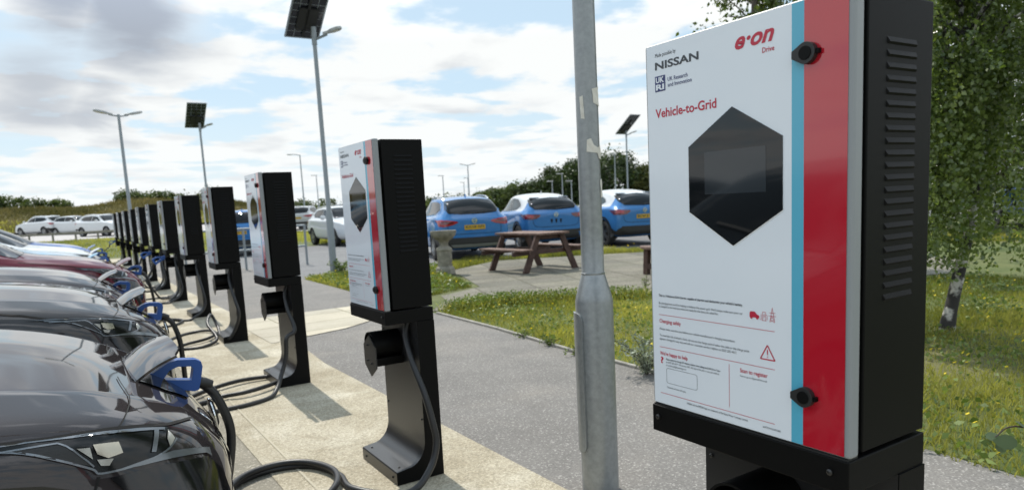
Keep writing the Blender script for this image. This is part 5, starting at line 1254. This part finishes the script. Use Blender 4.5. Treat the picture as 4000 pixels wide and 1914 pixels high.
PATCH = [(2.70, 6.5), (2.76, 7.6), (2.92, 11.25), (3.9, 11.9), (5.9, 11.2), (5.3, 9.4), (5.0, 9.0), (4.35, 6.85), (3.4, 6.45), (3.0, 6.2)]
BACK = [(5.3, 9.6), (7.4, 11.0), (9.4, 10.0), (11.4, 8.8), (14.1, 5.3), (16, 3.0), (18, 4), (13.0, 8.6), (10.9, 10.8), (9.4, 11.1), (7.2, 12.0), (5.9, 11.1)]
FARR = [(8.2, 26.2), (10.4, 26), (18, 37), (11, 40), (8.2, 40)]
FARL = [(-8, 28), (8, 28), (8, 49), (-8, 49)]
for nm, poly, n, h, w, lab in (('grass', VERGE, 110000, .055, .0065, None), ('grass', PATCH, 32000, .065, .011, None), ('grass', BACK, 26000, .10, .013, None), ('grass', FARR, 16000, .10, .03, None), ('grass', FARL, 16000, .12, .035, None)):
    P = scatter(poly, n); pt = patchy(P, 2.2, n); keep = RNG.random(n) < .45 + .55 * pt; P = P[keep]; pt = pt[keep]
    Z = np.array([hgt(a, b) for a, b in P]) - .014
    o = soup(nm, blades(P, Z, h, w, .9, .55 + .9 * pt), 5, m_grass, None, np.clip(patchy(P, 1.2, n + 3) * .8 + RNG.random(len(P)) * .35 - .05, 0, 1)); tag(o, kind='stuff', cat='grass')
# broad leaved weeds and clover in the verge, taller tufts along its far rim
P = scatter(VERGE, 15000); pt = patchy(P, 2.6, 5); P = P[RNG.random(len(P)) < pt]; Z = .01 + .055 * RNG.random(len(P))
o = soup('weeds', leaves(np.stack([P[:, 0], P[:, 1], Z], 1), .038, droop=-.3, flat=.3, aspect=1.4), 4, m_weed); tag(o, kind='stuff', cat='weeds')
P = scatter(PATCH + [], 4000); Z = .01 + .07 * RNG.random(len(P))
o = soup('weeds', leaves(np.stack([P[:, 0], P[:, 1], Z], 1), .05, droop=-.3, flat=.3, aspect=1.4), 4, m_weed); tag(o, kind='stuff', cat='weeds')
rim = np.concatenate([np.array(catmull([(2.95, 4.75, 0), (3.6, 4.80, 0), (4.3, 4.35, 0), (5.2, 3.75, 0)], 40))[:, :2] + RNG.normal(size=(121, 2)) * .13 for _ in range(26)])
o = soup('tall_weeds', blades(rim, np.zeros(len(rim)) - .014, .115, .010, .7), 5, m_grass); tag(o, kind='stuff', cat='weeds')
P = rim[:2400]; Z = .03 + .12 * RNG.random(len(P)); o = soup('weeds', leaves(np.stack([P[:, 0], P[:, 1], Z], 1), .035, droop=-.2), 4, m_weed); tag(o, kind='stuff', cat='weeds')
# yellow flowers
def flowers(poly, n, h0, h1, r):
    P = scatter(poly, n); pt = patchy(P, 1.6, 21); P = P[RNG.random(n) < .25 + .75 * pt]; n = len(P); z = h0 + (h1 - h0) * RNG.random(n)
    k = 7; t = np.arange(k) * 2 * pi / k; nx_ = RNG.normal(size=n) * .35; ny_ = RNG.normal(size=n) * .35 - .35
    rr = r * (.7 + .5 * RNG.random(n)); X = P[:, 0][:, None] + rr[:, None] * np.cos(t); Y = P[:, 1][:, None] + rr[:, None] * np.sin(t)
    Zz = z[:, None] + rr[:, None] * (np.cos(t) * nx_[:, None] + np.sin(t) * ny_[:, None])
    return soup('yellow_flowers', np.stack([X, Y, Zz], 2), k, m_yel)
tag(flowers(VERGE, 1100, .05, .11, .0105), kind='stuff', cat='flowers'); tag(flowers(PATCH, 110, .07, .13, .016), kind='stuff', cat='flowers'); tag(flowers(BACK, 130, .08, .15, .02), kind='stuff', cat='flowers')
# small weeds growing out of the kerb joint and slabs
def sprig(name, x, y, r, h, n, leaf, m, label, stems=9, cat='plant', asp=2.2, z=0):
    root = empty(name, (x, y, z)); st = MB(); P = []
    for k in range(stems):
        a = 2 * pi * k / stems + RNG.random() * .6; R_ = r * (.35 + .65 * RNG.random()); H_ = h * (.5 + .5 * RNG.random())
        pts = catmull([(0, 0, -.01), (R_ * .35 * cos(a), R_ * .35 * sin(a), H_ * .6), (R_ * cos(a), R_ * sin(a), H_)], 4); st.tube(pts, [.003] * len(pts), 5)
        for i in range(n // stems):
            f = .25 + .75 * RNG.random(); q = np.array(pts[min(len(pts) - 1, int(f * len(pts)))]); P.append(q + RNG.normal(size=3) * leaf * .55)
    st.build('stem', m_twig, root); soup('foliage', leaves(np.array(P), leaf, droop=-.25, aspect=asp), 4, m, root)
    return tag(root, label, cat)
sprig('silver_weed', 2.35, .72, .26, .30, 900, .034, m_silver, 'silvery bushy weed at the path edge beside the nearest post', 22, asp=2.6)
sprig('kerb_weed', 2.52, 2.62, .10, .07, 90, .030, m_weed, 'small weed on the kerb, farthest of three kerb weeds')
sprig('kerb_weed', 2.46, 2.12, .12, .09, 110, .032, m_weed, 'small weed on the kerb, middle one of three kerb weeds')
sprig('kerb_weed', 2.40, 1.62, .12, .09, 110, .030, m_weed, 'small weed on the kerb nearest the galvanized pole')
sprig('slab_weed', 5.85, 4.35, .07, .20, 60, .03, m_weed, 'thin upright weed in the slabs right of the pole', 4)
sprig('pole_tuft', 3.80, 11.55, .25, .28, 300, .06, m_weed, 'dark grass tuft around the foot of the solar lamp', 16)
# blurred twig in the near right corner
root = empty('bramble', (.78, -2.62, 0)); tag(root, 'near twig with round leaves at the lower right corner', 'plant')
st = MB(); tw = catmull([(.15, -.15, 0), (.16, -.10, .35), (.10, .12, .62), (.02, .33, .69), (-.035, .375, .665)], 6)
st.tube(tw, [.006 - .0045 * i / (len(tw) - 1) for i in range(len(tw))], 6).build('stem', m_twig, root, smooth=True)
P = []; kk = 9
for i, rr_ in zip((8, 11, 14, 17, 19, 21, 23, 24), (.016, .022, .026, .024, .028, .024, .02, .018)):
    c_ = np.array(tw[i]) + RNG.normal(size=3) * .014; n_ = RNG.normal(size=3) * .6 + np.array((-.3, -.5, .8)); n_ /= np.linalg.norm(n_); u_ = np.cross(n_, (0, 0, 1)); u_ /= np.linalg.norm(u_); v_ = np.cross(n_, u_)
    P.append([c_ + (u_ * cos(2 * pi * j / kk) * rr_ * (1.25 if j == 0 else 1) + v_ * sin(2 * pi * j / kk) * rr_ * .85) for j in range(kk)])
m_round = leafmat('grey green round leaves', (0.035, 0.06, 0.025), (0.085, 0.125, 0.06), 9.0, .3)
soup('foliage', np.array(P), kk, m_round, root)
# bank: long dry grass and shrubs
P = np.stack([-45 + 75 * RNG.random(60000), 73.5 + 24 * RNG.random(60000) ** .8], 1); Z = np.array([bank_h(a, b) for a, b in P]) - .05
o = soup('long_grass', blades(P, Z, .36, .075, 1.0, .5 + 1.0 * patchy(P, .5, 3)), 5, m_dry, None, np.clip(patchy(P, .35, 8) * .8 + RNG.random(len(P)) * .4 - .1, 0, 1)); tag(o, kind='stuff', cat='long grass')
P = np.stack([-45 + 75 * RNG.random(9000), 73.0 + 9 * RNG.random(9000)], 1); Z = np.array([bank_h(a, b) for a, b in P]) - .05
o = soup('bank_grass', blades(P, Z, .36, .08, .9), 5, m_grass); tag(o, kind='stuff', cat='grass')
for x, y, H, rx, lab in [(-13.0, 95, 2.2, 2.0, 'dark shrub on the bank at the left edge'), (-10.4, 95.5, 2.0, 1.7, 'shrub on the bank, second from the left edge'), (-8.0, 95, 2.3, 1.6, 'shrub on the bank, third from the left edge, twiggy top'), (-5.6, 95, 1.7, 1.5, 'shrub on the bank, fourth from the left edge'),
                       (-3.2, 94.5, 1.3, 1.4, 'low shrub on the bank above the leftmost white car'), (-.6, 94.5, 1.0, 1.2, 'low shrub on the bank above the middle white car'), (6.4, 92, 1.1, 1.4, 'green shrub on the bank right of the twin lamp post'), (8.4, 91.5, .9, 1.4, 'shrub on the bank above the farthest posts'), (10.6, 91, .7, 1.4, 'low shrub on the bank above the seventh post'),
                       (14.5, 89, 1.3, 1.6, 'shrub on the bank behind the third post'), (20.6, 84, 2.4, 1.9, 'rounded bush on the bank behind the single arm lamp'), (23.8, 82, 1.9, 1.6, 'rounded bush on the bank right of the single arm lamp'), (26.4, 80, 2.2, 1.8, 'rounded bush on the bank left of the second charging post'), (29.0, 78, 2.2, 1.8, 'rounded bush behind the second charging post')]:
    tree('bank_shrub', x, y, bank_h(x, min(y, 96)) - .1, H, rx, lab, m_lmid if x < 12 or x > 18 else m_lol, 26, 55, .26, 'shrubs on the bank', 'bush', trunk=.07, lo_h=0.0)
